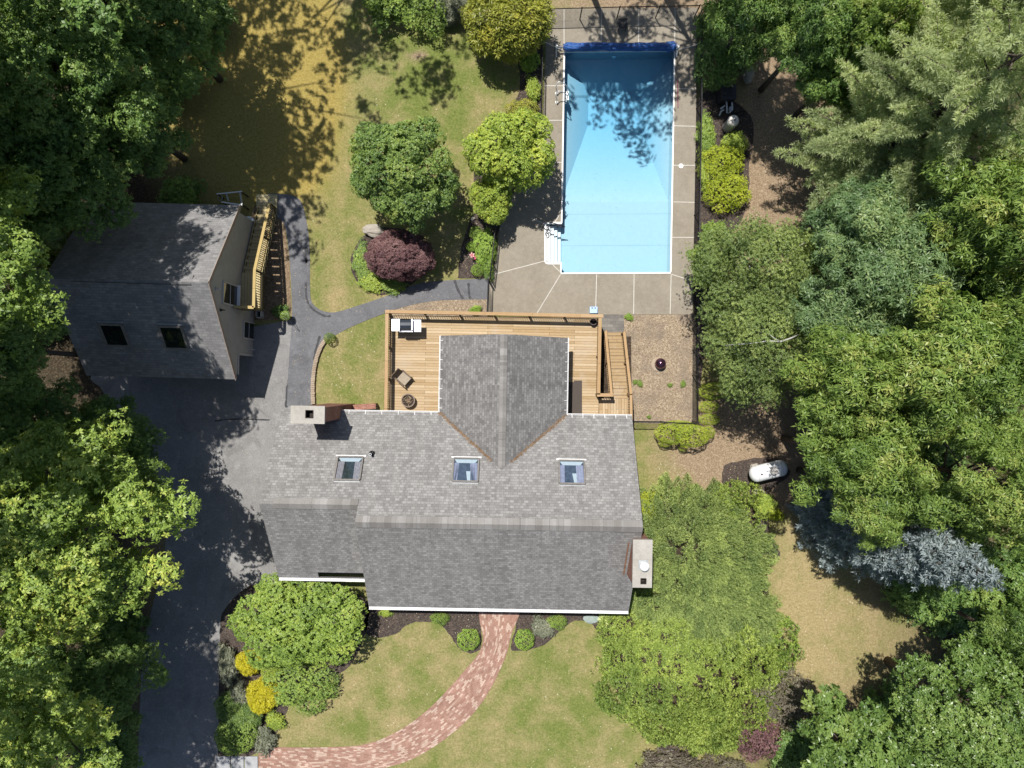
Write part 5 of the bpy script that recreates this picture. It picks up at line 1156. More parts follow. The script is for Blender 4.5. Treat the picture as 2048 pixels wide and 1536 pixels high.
def crown_lobes(r, a, c, K, rb, zlow=-.3, ragged=.22, flat=.6, inner=.4):
    g = (1 + 5**.5)/2; out = []; ph = r.uniform(0, 6.28, 6)
    for i in range(K):
        z = 1 - (i + .5)/K*(1 - zlow); th = 2*np.pi*i/g + r.normal(0, .25); s_ = math.sqrt(max(0, 1 - z*z))
        out_f = 1 + ragged*(math.sin(2*th + ph[0])*.5 + math.sin(3*th + ph[1])*.5 + math.sin(5*th + ph[2])*.4) + r.normal(0, ragged*.35)
        rr = rb*r.uniform(.65, 1.3); f = out_f*(1 - rr/a*.75)
        out.append((a*f*s_*math.cos(th), a*f*s_*math.sin(th), c*(z*.9 + r.normal(0, .08)), rr, rr*r.uniform(.8, 1.2), rr*flat))
    for i in range(int(K*inner)):
        th = r.uniform(0, 6.28); f = math.sqrt(r.uniform(0, 1))*.72; rr = rb*r.uniform(.9, 1.4); out.append((a*f*math.cos(th), a*f*math.sin(th), c*(.42*math.sqrt(max(0, 1 - f*f)) - .1 + r.normal(0, .1)), rr, rr, rr*flat))
    return out
PROTO = {}
def proto(key, a, c, K, rb, dens, k, L, Wd, el, seed, **kw):
    r = rng_(seed); lo = crown_lobes(r, a, c, K, rb, kw.get('zlow', -.3), kw.get('ragged', .22), kw.get('flat', .6), kw.get('inner', .4))
    C, A, T = on_lobes(r, lo, dens, deep=kw.get('deep', .72), shell=kw.get('shell', .13)); PROTO[key] = (leaf_mesh("crown_" + key, C, A, T, k, L, Wd, el, seed + 1), a, c, lo)
proto('oakA', 4.5, 3.4, 62, .82, 36, 9, .17, .076, (-.25, .4), 11, ragged=.3, flat=.5, shell=.24)
proto('oakB', 4.5, 3.4, 56, .86, 36, 9, .17, .076, (-.25, .4), 12, ragged=.33, flat=.5, shell=.24)
proto('longA', 4.5, 3.2, 56, .8, 32, 9, .25, .062, (-.3, .4), 13, ragged=.45, flat=.5, inner=.15, shell=.26)
proto('longB', 4.5, 3.2, 50, .85, 32, 9, .25, .062, (-.3, .4), 14, ragged=.48, flat=.5, inner=.15, shell=.26)
proto('longS', 2.6, 2.1, 40, .62, 38, 9, .24, .06, (-.3, .4), 33, ragged=.4, flat=.5, inner=.1, shell=.26)
proto('longT', 2.6, 2.1, 36, .68, 38, 9, .24, .06, (-.3, .4), 34, ragged=.42, flat=.5, inner=.1, shell=.26)
proto('oakS', 2.6, 2.0, 38, .62, 36, 9, .19, .085, (-.2, .5), 35, ragged=.42, flat=.5)
proto('limeL', 3.1, 1.7, 84, .52, 74, 8, .1, .06, (-.2, .6), 36, ragged=.14, flat=.7)
proto('dapple', 4.5, 3.0, 46, .8, 11, 9, .2, .1, (-.15, .6), 24, ragged=.5, shell=.25, deep=.5, inner=0)
proto('fine', 3.2, 2.4, 70, .62, 62, 8, .095, .042, (-.3, .8), 15, ragged=.3, shell=.3, deep=.5)
proto('maple', 2.6, 2.3, 66, .52, 68, 8, .115, .062, (-.2, .6), 16, ragged=.22)
proto('lime', 2.1, 1.5, 58, .48, 80, 8, .105, .06, (-.2, .6), 17, ragged=.15, flat=.7)
proto('shrub', 1.0, .8, 26, .34, 170, 6, .062, .036, (-.1, .8), 18, ragged=.14, flat=.8, zlow=-.5)
proto('shrubB', 1.0, .8, 30, .30, 190, 6, .05, .028, (-.1, .9), 19, ragged=.2, flat=.85, zlow=-.5)
proto('clipped', 1.0, .7, 34, .36, 230, 7, .042, .028, (-.2, .6), 20, ragged=.05, flat=.9, zlow=-.6, deep=.85, shell=.05)
proto('dissect', 1.0, .75, 60, .26, 420, 8, .06, .02, (-.6, .3), 21, ragged=.05, flat=.7, zlow=-.5, shell=.08)
proto('cypress', 1.0, .9, 46, .3, 220, 6, .12, .03, (.0, 1.0), 22, ragged=.12, flat=.9, zlow=-.6)
proto('leggy', 1.0, .7, 22, .3, 90, 7, .11, .05, (-.2, .7), 23, ragged=.4, flat=.6, shell=.3, deep=.4)

def set_mat(o, m):
    o.material_slots[0].link = 'OBJECT'; o.material_slots[0].material = m
def wood(name, parent, zc, a, c, lobes, sc, rot, seed, m=None, tr=None):
    """tapered trunk with limbs that reach into the crown's boughs; local to the tree's foot"""
    r = random.Random(seed); tr = tr or .035*a + .06; b = MB(); o = LOC[parent.name]
    def L_(x, y, z): return Vector((o[0] + x, o[1] + y, o[2] + z))
    top = zc + c*.25; lean = r.uniform(-.03, .03)*zc, r.uniform(-.03, .03)*zc
    b.tube([L_(0, 0, 0), L_(lean[0]*.4, lean[1]*.4, zc*.35), L_(lean[0], lean[1], zc*.75), L_(0, 0, top)], [tr*1.35, tr, tr*.75, tr*.3], 9)
    ls = list(lobes); r.shuffle(ls); ca, sa = math.cos(rot), math.sin(rot)
    for (x, y, z, *_r) in ls[:26]:
        x, y, z = x*sc[0], y*sc[1], z*sc[2]; x, y = x*ca - y*sa, x*sa + y*ca; z0 = zc + z - math.hypot(x, y)*r.uniform(.5, .8) - .3; z0 = max(zc*.35, min(z0, top*.9))
        b.tube([L_(lean[0]*z0/zc, lean[1]*z0/zc, z0), L_(x*.5, y*.5, z0*.45 + (zc + z)*.55), L_(x*.95, y*.95, zc + z)], [tr*.38, tr*.2, .02], 5)
    return b.build("trunk", m or M['bark'], parent, smooth=True)
def tree(name, label, px, py, zc, rpx, leaf, key='oakA', ry=None, c=None, rot=None, seed=0, group=None, cat="tree", bark=None, tr=None, world=None):
    s_ = (H - zc)/F; p = P(px, py, zc) if world is None else Vector((*world, zc)); me, a0, c0, lo = PROTO[key]; a = rpx*s_ if world is None else rpx; b_ = (ry*s_ if ry and world is None else (ry or a)); c = c or c0*a/a0
    root = empty(name, (p.x, p.y, 0), label, cat, group); rot = rot if rot is not None else (seed*1.7) % 6.28
    if ry: rot = 0 if seed % 2 else math.pi
    o = bpy.data.objects.new("crown", me); COL.objects.link(o); o.parent = root; o.location = (0, 0, zc); sc = (a/a0, b_/a0, c/c0); o.scale = sc; o.rotation_euler = (0, 0, rot); set_mat(o, LEAF[leaf])
    wood("trunk", root, zc, a, c, lo, sc, rot, seed + 5, bark, tr); return root
def shrub(name, label, px, py, rpx, leaf, key='shrub', ry=None, hgt=None, seed=0, group=None, cat="shrub", zb=0.0):
    me, a0, c0, lo = PROTO[key]; zc = (hgt or .8)*.45 + zb; s_ = (H - zc)/F; a = rpx*s_; b_ = (ry or rpx)*s_; h = hgt or a*1.1; p = P(px, py, zc)
    o = bpy.data.objects.new(name, me); COL.objects.link(o); o.location = (p.x, p.y, zc); o.scale = (a/a0, b_/a0, h*.5/c0); o.rotation_euler = (0, 0, (seed*1.3 % 6.28) if not ry else (0 if seed % 2 else math.pi)); set_mat(o, LEAF[leaf]); tag(o, label, cat, group); return o

# ---- garden trees near the middle
tree("round_maple", "dark green round-crowned tree on the lawn above the purple maple", 811, 345, 3.6, 99, 'maple', 'maple', c=2.3, seed=2)
tree("garden_tree", "yellow-green bushy tree overhanging the pool deck between lawn and pool", 1026, 305, 2.8, 79, 'lime', 'lime', c=1.6, seed=3)
tree("garden_tree", "smaller yellow-green tree tucked below the bushy tree by the pool deck", 984, 400, 1.7, 42, 'lime', 'lime', c=.9, seed=4)
tree("japanese_maple", "wide low purple maple with dark red foliage on the lawn", 801, 511, 1.3, 67, 'purple', 'dissect', ry=48, c=.9, seed=1, tr=.07)
tree("golden_cypress", "big round golden-green cypress at the top of the pool bed", 1012, 45, 1.9, 77, 'goldcyp', 'cypress', ry=66, c=1.6, seed=1, tr=.1)
tree("driveway_tree", "broad bright yellow-green tree at the driveway corner of the house", 594, 1244, 2.0, 122, 'lime2', 'limeL', ry=95, c=1.05, seed=1, tr=.12)
shrub("leafy_shrub", "mid-green spreading shrub under the lower edge of the driveway corner tree", 605, 1368, 68, 'green', 'shrubB', ry=48, hgt=1.2, seed=1)

# ---- left wood
OAKS = "oaks along the left edge"
tree("oak_tree", "large bright green oak overhanging the lower driveway at the left edge", 118, 1072, 7, 212, 'oak', 'oakA', c=3.6, seed=1, rot=.4)
tree("oak_tree", "bright oak in the bottom left corner of the photo", -20, 1480, 9, 185, 'oak', 'oakB', c=2.6, seed=2)
tree("oak_tree", "oak with pale sunlit leaves at the left edge left of the garage roof", -160, 495, 12.4, 242, 'green', 'oakA', c=3, seed=3)
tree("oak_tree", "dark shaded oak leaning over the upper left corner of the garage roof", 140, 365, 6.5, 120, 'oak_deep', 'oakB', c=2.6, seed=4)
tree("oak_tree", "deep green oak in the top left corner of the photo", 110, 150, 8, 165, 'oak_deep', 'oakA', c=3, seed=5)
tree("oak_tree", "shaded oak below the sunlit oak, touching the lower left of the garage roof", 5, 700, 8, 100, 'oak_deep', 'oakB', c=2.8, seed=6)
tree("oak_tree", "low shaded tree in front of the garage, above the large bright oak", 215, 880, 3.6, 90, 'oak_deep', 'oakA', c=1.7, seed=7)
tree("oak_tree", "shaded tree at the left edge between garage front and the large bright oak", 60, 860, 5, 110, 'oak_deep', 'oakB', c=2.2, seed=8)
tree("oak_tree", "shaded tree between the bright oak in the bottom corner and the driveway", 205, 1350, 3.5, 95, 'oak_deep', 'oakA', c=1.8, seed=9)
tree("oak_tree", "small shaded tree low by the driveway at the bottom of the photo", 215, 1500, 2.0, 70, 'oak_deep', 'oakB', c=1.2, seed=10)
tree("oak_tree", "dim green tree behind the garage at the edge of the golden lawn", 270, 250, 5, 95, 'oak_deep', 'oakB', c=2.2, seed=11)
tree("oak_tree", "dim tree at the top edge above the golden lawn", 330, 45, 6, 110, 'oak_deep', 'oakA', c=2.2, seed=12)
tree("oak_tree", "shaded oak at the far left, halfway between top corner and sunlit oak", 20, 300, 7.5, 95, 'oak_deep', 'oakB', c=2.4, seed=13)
shrub("leafy_shrub", "leafy green shrub behind the garage roof beside the metal frame", 365, 396, 40, 'green', 'leggy', hgt=1.6, seed=4)
shrub("leafy_shrub", "dark bush at the top edge left of the golden cypress", 850, 18, 50, 'green', 'shrubB', hgt=1.6, seed=5)
shrub("silver_shrub", "grey-green feathery bush at the top edge beside the golden cypress", 905, 12, 34, 'silver', 'cypress', hgt=1.2, seed=6)
shrub("leafy_shrub", "dark bush at the top edge in the middle of the shaded lawn", 770, -2, 50, 'green', 'leggy', hgt=1.6, seed=7)

# tall shade trees beyond the frame whose shadows reach the garage, the golden lawn, the pool and the soil strip
TALL = "tall shade trees beyond the frame"
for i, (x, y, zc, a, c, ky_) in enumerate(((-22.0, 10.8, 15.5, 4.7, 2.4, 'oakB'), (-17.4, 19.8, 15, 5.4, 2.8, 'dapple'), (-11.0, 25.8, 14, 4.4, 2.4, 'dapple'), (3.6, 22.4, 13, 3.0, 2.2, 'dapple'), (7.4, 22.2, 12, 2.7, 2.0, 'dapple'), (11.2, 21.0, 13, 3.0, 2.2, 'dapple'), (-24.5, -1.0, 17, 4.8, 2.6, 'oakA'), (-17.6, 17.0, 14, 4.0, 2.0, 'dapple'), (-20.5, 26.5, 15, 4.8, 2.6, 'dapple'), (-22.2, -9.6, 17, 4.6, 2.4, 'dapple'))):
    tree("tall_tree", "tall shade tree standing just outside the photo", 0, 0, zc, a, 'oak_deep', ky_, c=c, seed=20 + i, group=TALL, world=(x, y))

# ---- right wood
def R(label, px, py, zc, r, leaf, key, c=None, seed=0, name="oak_tree", **k): return tree(name, label, px, py, zc, r, leaf, key, c=c, seed=seed, **k)
R("dark bluish-green oak in the middle of the right-hand wood beside the fine-leaved trees", 1755, 545, 7, 150, 'blueoak', 'longB', 3.0, 31)
R("dark green tree with bluish leaves below the pine and right of the soil strip", 1740, 440, 6, 90, 'blueoak', 'longS', 2.2, 32)
CH = "bright long-leaved trees of the right wood"
R("bright long-leaved tree at the right edge just below the pine", 2000, 450, 10, 115, 'chestnut', 'longS', 3.0, 33, "chestnut_tree")
R("bright long-leaved tree standing next to the fine-leaved tree with the white branch", 1690, 765, 8.5, 100, 'chestnut', 'longS', 3.0, 34, "chestnut_tree")
R("bright long-leaved tree at the centre of the right wood", 1872, 735, 10, 116, 'chestnut', 'longT', 3.0, 35, "chestnut_tree")
R("bright long-leaved tree at the right edge, level with the wooden deck", 2030, 700, 11, 95, 'chestnut', 'longS', 2.8, 36, "chestnut_tree")
R("bright long-leaved tree hanging over the white gas tank", 1712, 905, 8, 98, 'chestnut', 'longT', 2.8, 37, "chestnut_tree")
R("big bright long-leaved tree at the right edge above the blue spruce", 1975, 960, 10, 138, 'chestnut', 'longA', 3.2, 38, "chestnut_tree")
R("long-leaved tree between the gas tank and the upper half of the blue spruce", 1750, 985, 8, 85, 'chestnut', 'longT', 1.8, 39, "chestnut_tree")
R("long-leaved tree with shaded leaves directly above the blue spruce tip", 1875, 1085, 6, 90, 'oak_deep', 'longS', 2.0, 40, "chestnut_tree")
R("glossy dark-green tree filling the bottom right corner", 1930, 1435, 6.5, 150, 'holly', 'oakA', 2.8, 41)
R("glossy green tree at the bottom edge next to the plum-coloured shrub", 1705, 1510, 5.5, 112, 'holly', 'oakS', 2.4, 42)
R("glossy pale-green tree at the right edge above the bottom right corner", 2050, 1290, 7, 70, 'holly', 'longT', 2.2, 43)
R("dark shaded tree at the top edge right of the pool", 1500, 25, 5, 75, 'oak_deep', 'longS', 2.2, 44)
R("shaded tree at the top edge between the dark tree and the yellow-green tree", 1615, 70, 6, 80, 'oak_deep', 'longT', 2.2, 45)
R("yellow-green tree at the top edge left of the pine", 1745, 62, 7, 62, 'chestnut', 'oakS', 2.4, 46)
R("small sunlit tree poking out beneath the pine's lower left boughs", 1695, 215, 3.5, 32, 'lime2', 'oakA', 1.0, 47)
R("dark tree under the pine at the edge of the soil strip", 1665, 160, 4.5, 60, 'oak_deep', 'oakS', 1.8, 48)
R("olive fine-leaved tree beside the right fence, upper of two", 1500, 545, 4.5, 112, 'fine', 'fine', 2.2, 49, "fine_leaved_tree", bark=M['pale_bark'])
R("olive fine-leaved tree with a white bare branch, lower of two by the right fence", 1515, 690, 4.8, 112, 'fine', 'fine', 2.3, 50, "fine_leaved_tree", bark=M['pale_bark'])
R("small yellow-green tree against the right fence beside the pool's near end", 1424, 525, 2.4, 44, 'lime2', 'maple', 1.2, 51, "fine_leaved_tree")
R("dim tree at the right edge between the big pine and the bright tree below it", 2040, 330, 6, 85, 'oak_deep', 'oakA', 2.2, 52)
R("shaded tree in the gap at the right edge between the two upper bright trees", 1960, 590, 6, 85, 'oak_deep', 'oakS', 2.2, 53)
R("shaded tree at the right edge beside the blue spruce tip", 2010, 1150, 5, 80, 'oak_deep', 'oakS', 2.0, 54)
R("shaded tree deep in the wood between the bluish oak and the central bright tree", 1830, 620, 5, 90, 'oak_deep', 'oakA', 2.0, 55)
R("shaded tree in the gap where the dead limbs show", 1820, 900, 4, 85, 'oak_deep', 'oakS', 1.8, 56)
# white bare branch and dead limbs
b = MB(); b.tube([P(1455, 690, 6.6), P(1500, 687, 7.0), P(1535, 682, 7.2), P(1562, 683, 7.3), P(1580, 677, 7.2), P(1596, 670, 6.9)], [.01, .018, .028, .04, .034, .03], 7); b.tube([P(1560, 683, 7.3), P(1548, 676, 7.4), P(1538, 668, 7.4)], [.03, .02, .01], 6)
b.build("bare_branch", simple('birch_white', (.4, .385, .37), .7, var=.2), label="bare white branch lying across the lower fine-leaved tree", cat="branch", smooth=True)
def dead_limb(cx, cy, z, specs, label, seed):
    b = MB(); r = random.Random(seed)
    for (x1, y1, rad) in specs:
        a, e = P(cx, cy, z), P(x1, y1, z + r.uniform(-.6, .5)); pts = [a.lerp(e, t) + Vector((r.uniform(-.08, .08), r.uniform(-.08, .08), r.uniform(-.1, .1)))*(t > 0) for t in (0, .25, .5, .75, 1)]
        b.tube(pts, [rad, rad*.8, rad*.6, rad*.4, rad*.2], 6)
        for i in range(10):
            t = r.uniform(.3, 1); p = a.lerp(e, t); d = (e - a).normalized(); s_ = Vector((-d.y, d.x, 0))*r.choice((-1, 1)); q_ = p + (d*r.uniform(.2, .6) + s_*r.uniform(.2, .6) + Vector((0, 0, r.uniform(-.2, .3))))
            b.tube([p, p.lerp(q_, .5) + Vector((0, 0, .04)), q_], [.014, .01, .005], 4)
    b.build("dead_branch", M['pale_bark'], label=label, cat="branch", smooth=True)
dead_limb(1808, 930, 9.6, [(1735, 952, .05), (1728, 985, .06), (1745, 925, .03), (1770, 990, .03), (1790, 900, .025)], "bare dead limbs showing in the gap between the bright trees", 4)
dead_limb(2012, 560, 9.0, [(2000, 525, .03), (2040, 575, .04), (2035, 548, .035)], "bare grey twigs in the dark gap at the right edge", 5)

# ---- white pine (two) and blue spruce: whorls of boughs carrying tufts
def conifer_mesh(name, h, prof, whorls, per, tuft_gap, k, L, Wd, el, droop, seed, side=.55, z0=1.2, upturn=.1):
    r = rng_(seed); C, A, T = [], [], []; B = MB()
    for i in range(whorls):
        t = i/(whorls - 1); z = z0 + (h - z0)*t; rad = prof(t); n = max(4, int(per*(1 - .35*t))); off = r.uniform(0, 6.28)
        for j in range(n):
            th = off + 2*np.pi*j/n + r.normal(0, .12); ln = rad*r.uniform(.72, 1.12); dz = -droop*ln*r.uniform(.7, 1.3); zj = z + r.normal(0, (h - z0)/whorls*.35)
            d = np.array([math.cos(th), math.sin(th), 0]); s_ = np.array([-d[1], d[0], 0]); tb = .5 + r.normal(0, .13)
            B.tube([(0, 0, zj), tuple(d*ln*.5 + [0, 0, zj + dz*.4]), tuple(d*ln*.97 + [0, 0, zj + dz*.8 + upturn*ln])], [.02 + .012*ln, .012 + .006*ln, .008], 5)
            m_ = max(3, int(ln/tuft_gap))
            for q_ in range(m_):
                f = .18 + .85*(q_ + r.uniform(0, 1))/m_; p = d*ln*f + [0, 0, zj + dz*f + upturn*ln*f*f]
                w_ = side*ln*(1.05 - f)*(1 if f > .3 else f/.3)
                nt_ = 1 + int(2*w_/tuft_gap)
                for u in range(nt_):
                    o = (r.uniform(-1, 1))*w_; C.append(p + s_*o + d*(abs(o)*.45) + [0, 0, r.normal(0, .05) - abs(o)*.12]); A.append(d*.7 + s_*np.sign(o)*.45 + np.array([0, 0, .75]) + r.normal(0, .15, 3)); T.append(tb + r.normal(0, .09))
    C, A, T = np.array(C), np.array(A), np.array(T); return leaf_mesh(name, C, A, T, k, L, Wd, el, seed + 1, fold=.05), B
def conifer(name, label, px, py, leaf, mesh, sc=1.0, rot=0.0, cat="conifer"):
    me, B, h, tr = mesh; p = P(px, py); root = empty(name, (p.x, p.y, 0), label, cat)
    o = bpy.data.objects.new("crown", me); COL.objects.link(o); o.parent = root; o.scale = (sc,)*3; o.rotation_euler = (0, 0, rot); set_mat(o, LEAF[leaf])
    t = MB(); t.tube([(p.x, p.y, 0), (p.x, p.y, h*.5*sc), (p.x, p.y, h*sc)], [tr*sc, tr*.65*sc, .03], 9); R_ = Matrix.Rotation(rot, 3, 'Z'); n0 = len(t.v)
    t.v += [tuple(R_ @ (Vector(v)*sc) + Vector((p.x, p.y, 0))) for v in B.v]; t.f += [tuple(n0 + i for i in f) for f in B.f]; t.m += B.m; t.uv += B.uv
    t.build("trunk", M['bark'], root, smooth=True); return root
pm = conifer_mesh("crown_pine", 15.0, lambda t: 5.2*(1 - t*.88)**.75*(1 if t > .12 else .8), 15, 8, .15, 15, .19, .026, (-.1, 1.2), .02, 51, side=.3, z0=3.5, upturn=.12)
PINE = (*pm, 15.0, .3)
conifer("white_pine", "big soft grey-green pine filling the top right corner", 1668, 352, 'pine', PINE, 1.04, .3, "pine")
conifer("white_pine", "second grey-green pine behind, at the right edge near the top", 1765, 205, 'pine', PINE, 1.0, 2.1, "pine")
conifer("white_pine", "pale pine bough tips showing at the left edge among the oaks", 165, 490, 'pine', PINE, .75, 1.0, "pine")
sm = conifer_mesh("crown_spruce", 13.2, lambda t: 2.9*(1 - t*.93)**.7, 30, 12, .17, 8, .2, .05, (.05, 1.1), .16, 61, side=.5, z0=.8, upturn=.1)
conifer("blue_spruce", "silvery blue spruce leaning out of the right-hand wood", 1668, 1030, 'spruce', (*sm, 13.2, .18), .95, .5, "spruce")

# ---- spreading evergreens below the right chimney
def spread_mesh(name, lobes, dens, k, L, Wd, el, seed, drift, flat_ax=.35, zb=-.1):
    r = rng_(seed); C, A, T = on_lobes(r, lobes, dens, zb, .8, .07)
    x = C[:, 0:1]; y = C[:, 1:2]; out = unit(np.concatenate([x, y, x*0], 1) + 1e-6)
    A = unit(out*.7 + np.array(drift) + r.normal(0, .35, C.shape) + np.array([0, 0, flat_ax])); return leaf_mesh(name, C, A, T, k, L, Wd, el, seed + 1)
def mound(px, py, rx, ry, h, n, seed, rb=.28):
    s_ = (H - h*.6)/F; r = rng_(seed); a, b_ = rx*s_, ry*s_; L_ = [(0, 0, h*.25, a*.88, b_*.88, h*.5)]
    for i in range(n):
        th = 2*np.pi*i*.618 + r.normal(0, .2); f = math.sqrt((i + .5)/n)*.84*r.uniform(.92, 1.08); rr = min(a, b_)*rb*r.uniform(.8, 1.3); L_.append((a*f*math.cos(th), b_*f*math.sin(th), h*(.34 + .3*(1 - f*f)) + r.normal(0, .17), rr, rr, max(.2, rr*.75)))
    return L_, P(px, py, h*.6)
def evergreen(name, label, px, py, rx, ry, h, n, dens, k, L, Wd, el, leaf, seed, drift=(0, 0, 0), cat="evergreen", rb=.28, flat_ax=.35):
    lo, p = mound(px, py, rx, ry, h, n, seed, rb); me = spread_mesh("foliage", lo, dens, k, L, Wd, el, seed, drift, flat_ax)
    o = bpy.data.objects.new(name, me); COL.objects.link(o); o.location = (p.x, p.y, 0); me.materials.clear(); me.materials.append(LEAF[leaf]); tag(o, label, cat)
def frond_bed(name, label, px, py, rx, ry, h, n, leaf, seed, drift, cat="evergreen", fl=(.5, .95)):
    """a low spreading conifer: overlapping feathery fronds lying over one another, tips outward"""
    s_ = (H - h*.6)/F; r = rng_(seed); a, b_ = rx*s_, ry*s_; C, A, T = [], [], []
    for i in range(n):
        th = 2*np.pi*i*.618034 + r.normal(0, .1); f = math.sqrt((i + .5)/n); wob = 1 + .1*math.sin(3*th + seed) + .07*math.sin(7*th)
        p0 = np.array([a*f*wob*math.cos(th), b_*f*wob*math.sin(th), h*(.45 + .5*(1 - f*f)) + r.normal(0, .16)]); out = np.array([math.cos(th), math.sin(th), 0])*(.35 + .5*f) + np.array(drift) + r.normal(0, .22, 3); out[2] = 0; d = out/np.linalg.norm(out); sd = np.array([-d[1], d[0], 0])
        L = r.uniform(*fl); tb = .5 + r.normal(0, .14); m_ = 13
        for j in range(m_):
            t = j/(m_ - 1); w_ = L*.3*(1 - t)**.8*(.35 + .65*min(1, t*4)); base = p0 + d*L*t + [0, 0, .14*t - .34*t*t*L]
            for u in (-1, -.45, .45, 1): C.append(base + sd*u*w_ + d*abs(u)*w_*.8 + [0, 0, -.08*abs(u)*w_] + r.normal(0, .012, 3)); A.append(d*.85 + sd*u*.55 + [0, 0, .25] + r.normal(0, .12, 3)); T.append(tb + .16*(t - .4) + r.normal(0, .06))
    lo = [(0, 0, h*.22, a*.8, b_*.8, h*.42)]; C2, A2, T2 = on_lobes(r, lo, 26, .0, .8, .05); C = np.concatenate([np.array(C), C2]); A = np.concatenate([np.array(A), A2]); T = np.concatenate([np.array(T), T2*0 + .12])
    me = leaf_mesh("foliage", C, A, T, 4, .13, .03, (.5, 1.3), seed + 1, fold=.08); p = P(px, py, h*.6); o = bpy.data.objects.new(name, me); COL.objects.link(o); o.location = (p.x, p.y, 0); me.materials.clear(); me.materials.append(LEAF[leaf]); tag(o, label, cat)
frond_bed("spreading_juniper", "broad feathery green juniper against the house wall beside the right chimney", 1390, 1120, 128, 135, 1.5, 620, 'juniper', 71, (.35, -.25, 0))
frond_bed("spreading_juniper", "feathery juniper between the chimney juniper and the dry lawn, sprays pointing down right", 1440, 1225, 98, 82, 1.35, 430, 'juniper', 72, (.6, -.5, 0))
evergreen("weeping_hemlock", "wide bright green weeping evergreen below the juniper and beside the front lawn", 1390, 1360, 195, 140, 1.5, 70, 80, 6, .15, .044, (.1, 1.1), 'hemlock', 73, (0, 0, 0), flat_ax=.7, rb=.2)
evergreen("weeping_hemlock", "narrow lower arm of bright green evergreen at the bottom of the front lawn", 1425, 1455, 85, 60, 1.1, 50, 75, 6, .16, .046, (.1, 1.1), 'hemlock', 74, flat_ax=.7, rb=.2)
evergreen("weeping_hemlock", "darker green evergreen arm reaching into the dry lawn on the right", 1560, 1290, 42, 62, 1.0, 20, 62, 6, .12, .045, (.1, 1.1), 'green', 75, flat_ax=.7)
evergreen("weeping_hemlock", "light green evergreen arm under the front eave below the chimney", 1245, 1265, 52, 48, 1.0, 20, 64, 6, .13, .04, (.1, 1.1), 'hemlock', 76, flat_ax=.7)
evergreen("spreading_juniper", "light green low juniper edge beside the gas tank mulch", 1470, 1010, 62, 48, 1.0, 22, 60, 6, .15, .045, (.3, 1.2), 'hemlock', 77, (.2, 0, 0))
# ---- cloud-pruned shrubs by the lower fence corner
for i, (px, py, rx, ry, h, lb) in enumerate(((1345, 865, 33, 23, 1.35, "large left pad of the cloud-pruned shrub below the chip bed fence"), (1384, 872, 31, 22, 1.6, "middle pad of the cloud-pruned shrub below the chip bed fence"), (1414, 866, 15, 13, 1.0, "small right pad of the cloud-pruned shrub below the fence corner"),
      (1366, 852, 20, 10, 1.1, "upper pad at the back of the cloud-pruned shrub"), (1331, 886, 13, 8, .8, "low left pad hanging from the cloud-pruned shrub"), (1366, 897, 8, 6, .6, "smallest lowest pad of the cloud-pruned shrub"), (1417, 814, 19, 12, .9, "rounded yellow-green shrub outside the fence, upper of two buns"), (1418, 839, 20, 11, .9, "rounded yellow-green shrub outside the fence, lower of two buns"),
      (1428, 782, 30, 17, 1.2, "lumpy yellow-green shrub outside the fence above the two buns"))):
    shrub("cloud_shrub", lb, px, py, rx, 'cloud', 'clipped', ry=ry, hgt=max(.35, min(rx, ry)*.025*1.7), seed=i, group="cloud-pruned shrubs at the fence corner", zb=h - max(.35, min(rx, ry)*.025*1.7))
# ---- shrubs right of the pool fence
shrub("golden_shrub", "bright golden-green shrub right of the fence, upper of the pair", 1446, 322, 40, 'gold', 'shrubB', ry=36, hgt=1.1, seed=1)
shrub("golden_shrub", "bright golden-green shrub right of the fence, lower and larger of the pair", 1452, 385, 43, 'gold', 'shrubB', ry=40, hgt=1.2, seed=2)
shrub("golden_shrub", "greener shrub touching the golden pair from above", 1468, 290, 24, 'lime', 'shrub', hgt=.9, seed=3)
shrub("leafy_shrub", "big dark green shrub right of the pool fence above the black heater", 1432, 125, 42, 'oak_deep', 'shrub', ry=52, hgt=1.9, seed=4)
shrub("leafy_shrub", "dark green shrub in the shade at the upper right fence corner", 1430, 55, 40, 'oak_deep', 'leggy', hgt=1.7, seed=5)
shrub("leafy_shrub", "dark shrub left of the shaded soil strip above the grey boulder", 1482, 105, 36, 'oak_deep', 'leggy', hgt=1.6, seed=6)
shrub("leafy_shrub", "loose low green plant at the fence between heater and golden shrubs", 1412, 268, 20, 'lime2', 'leggy', ry=34, hgt=.6, seed=7)
shrub("leafy_shrub", "loose low plant outside the fence left of the golden pair", 1407, 340, 14, 'lime', 'leggy', ry=34, hgt=.6, seed=8)
shrub("leafy_shrub", "green bush below the golden pair, left of the olive tree", 1425, 470, 26, 'lime2', 'leggy', hgt=1.0, seed=9)
shrub("leafy_shrub", "small bright bush behind the upper fine-leaved tree at the end of the soil strip", 1620, 495, 30, 'lime2', 'leggy', hgt=1.6, seed=10)
shrub("leafy_shrub", "yellow-green bush at the house wall just above the juniper", 1302, 1010, 22, 'gold', 'shrub', ry=28, hgt=.8, seed=11)
shrub("leafy_shrub", "small olive bush at the mulch edge below the gas tank", 1530, 1010, 22, 'lime', 'leggy', hgt=.7, seed=12)
shrub("leafy_shrub", "small yellowish bush in the mulch above the spruce", 1552, 1030, 13, 'gold', 'leggy', hgt=.6, seed=13)
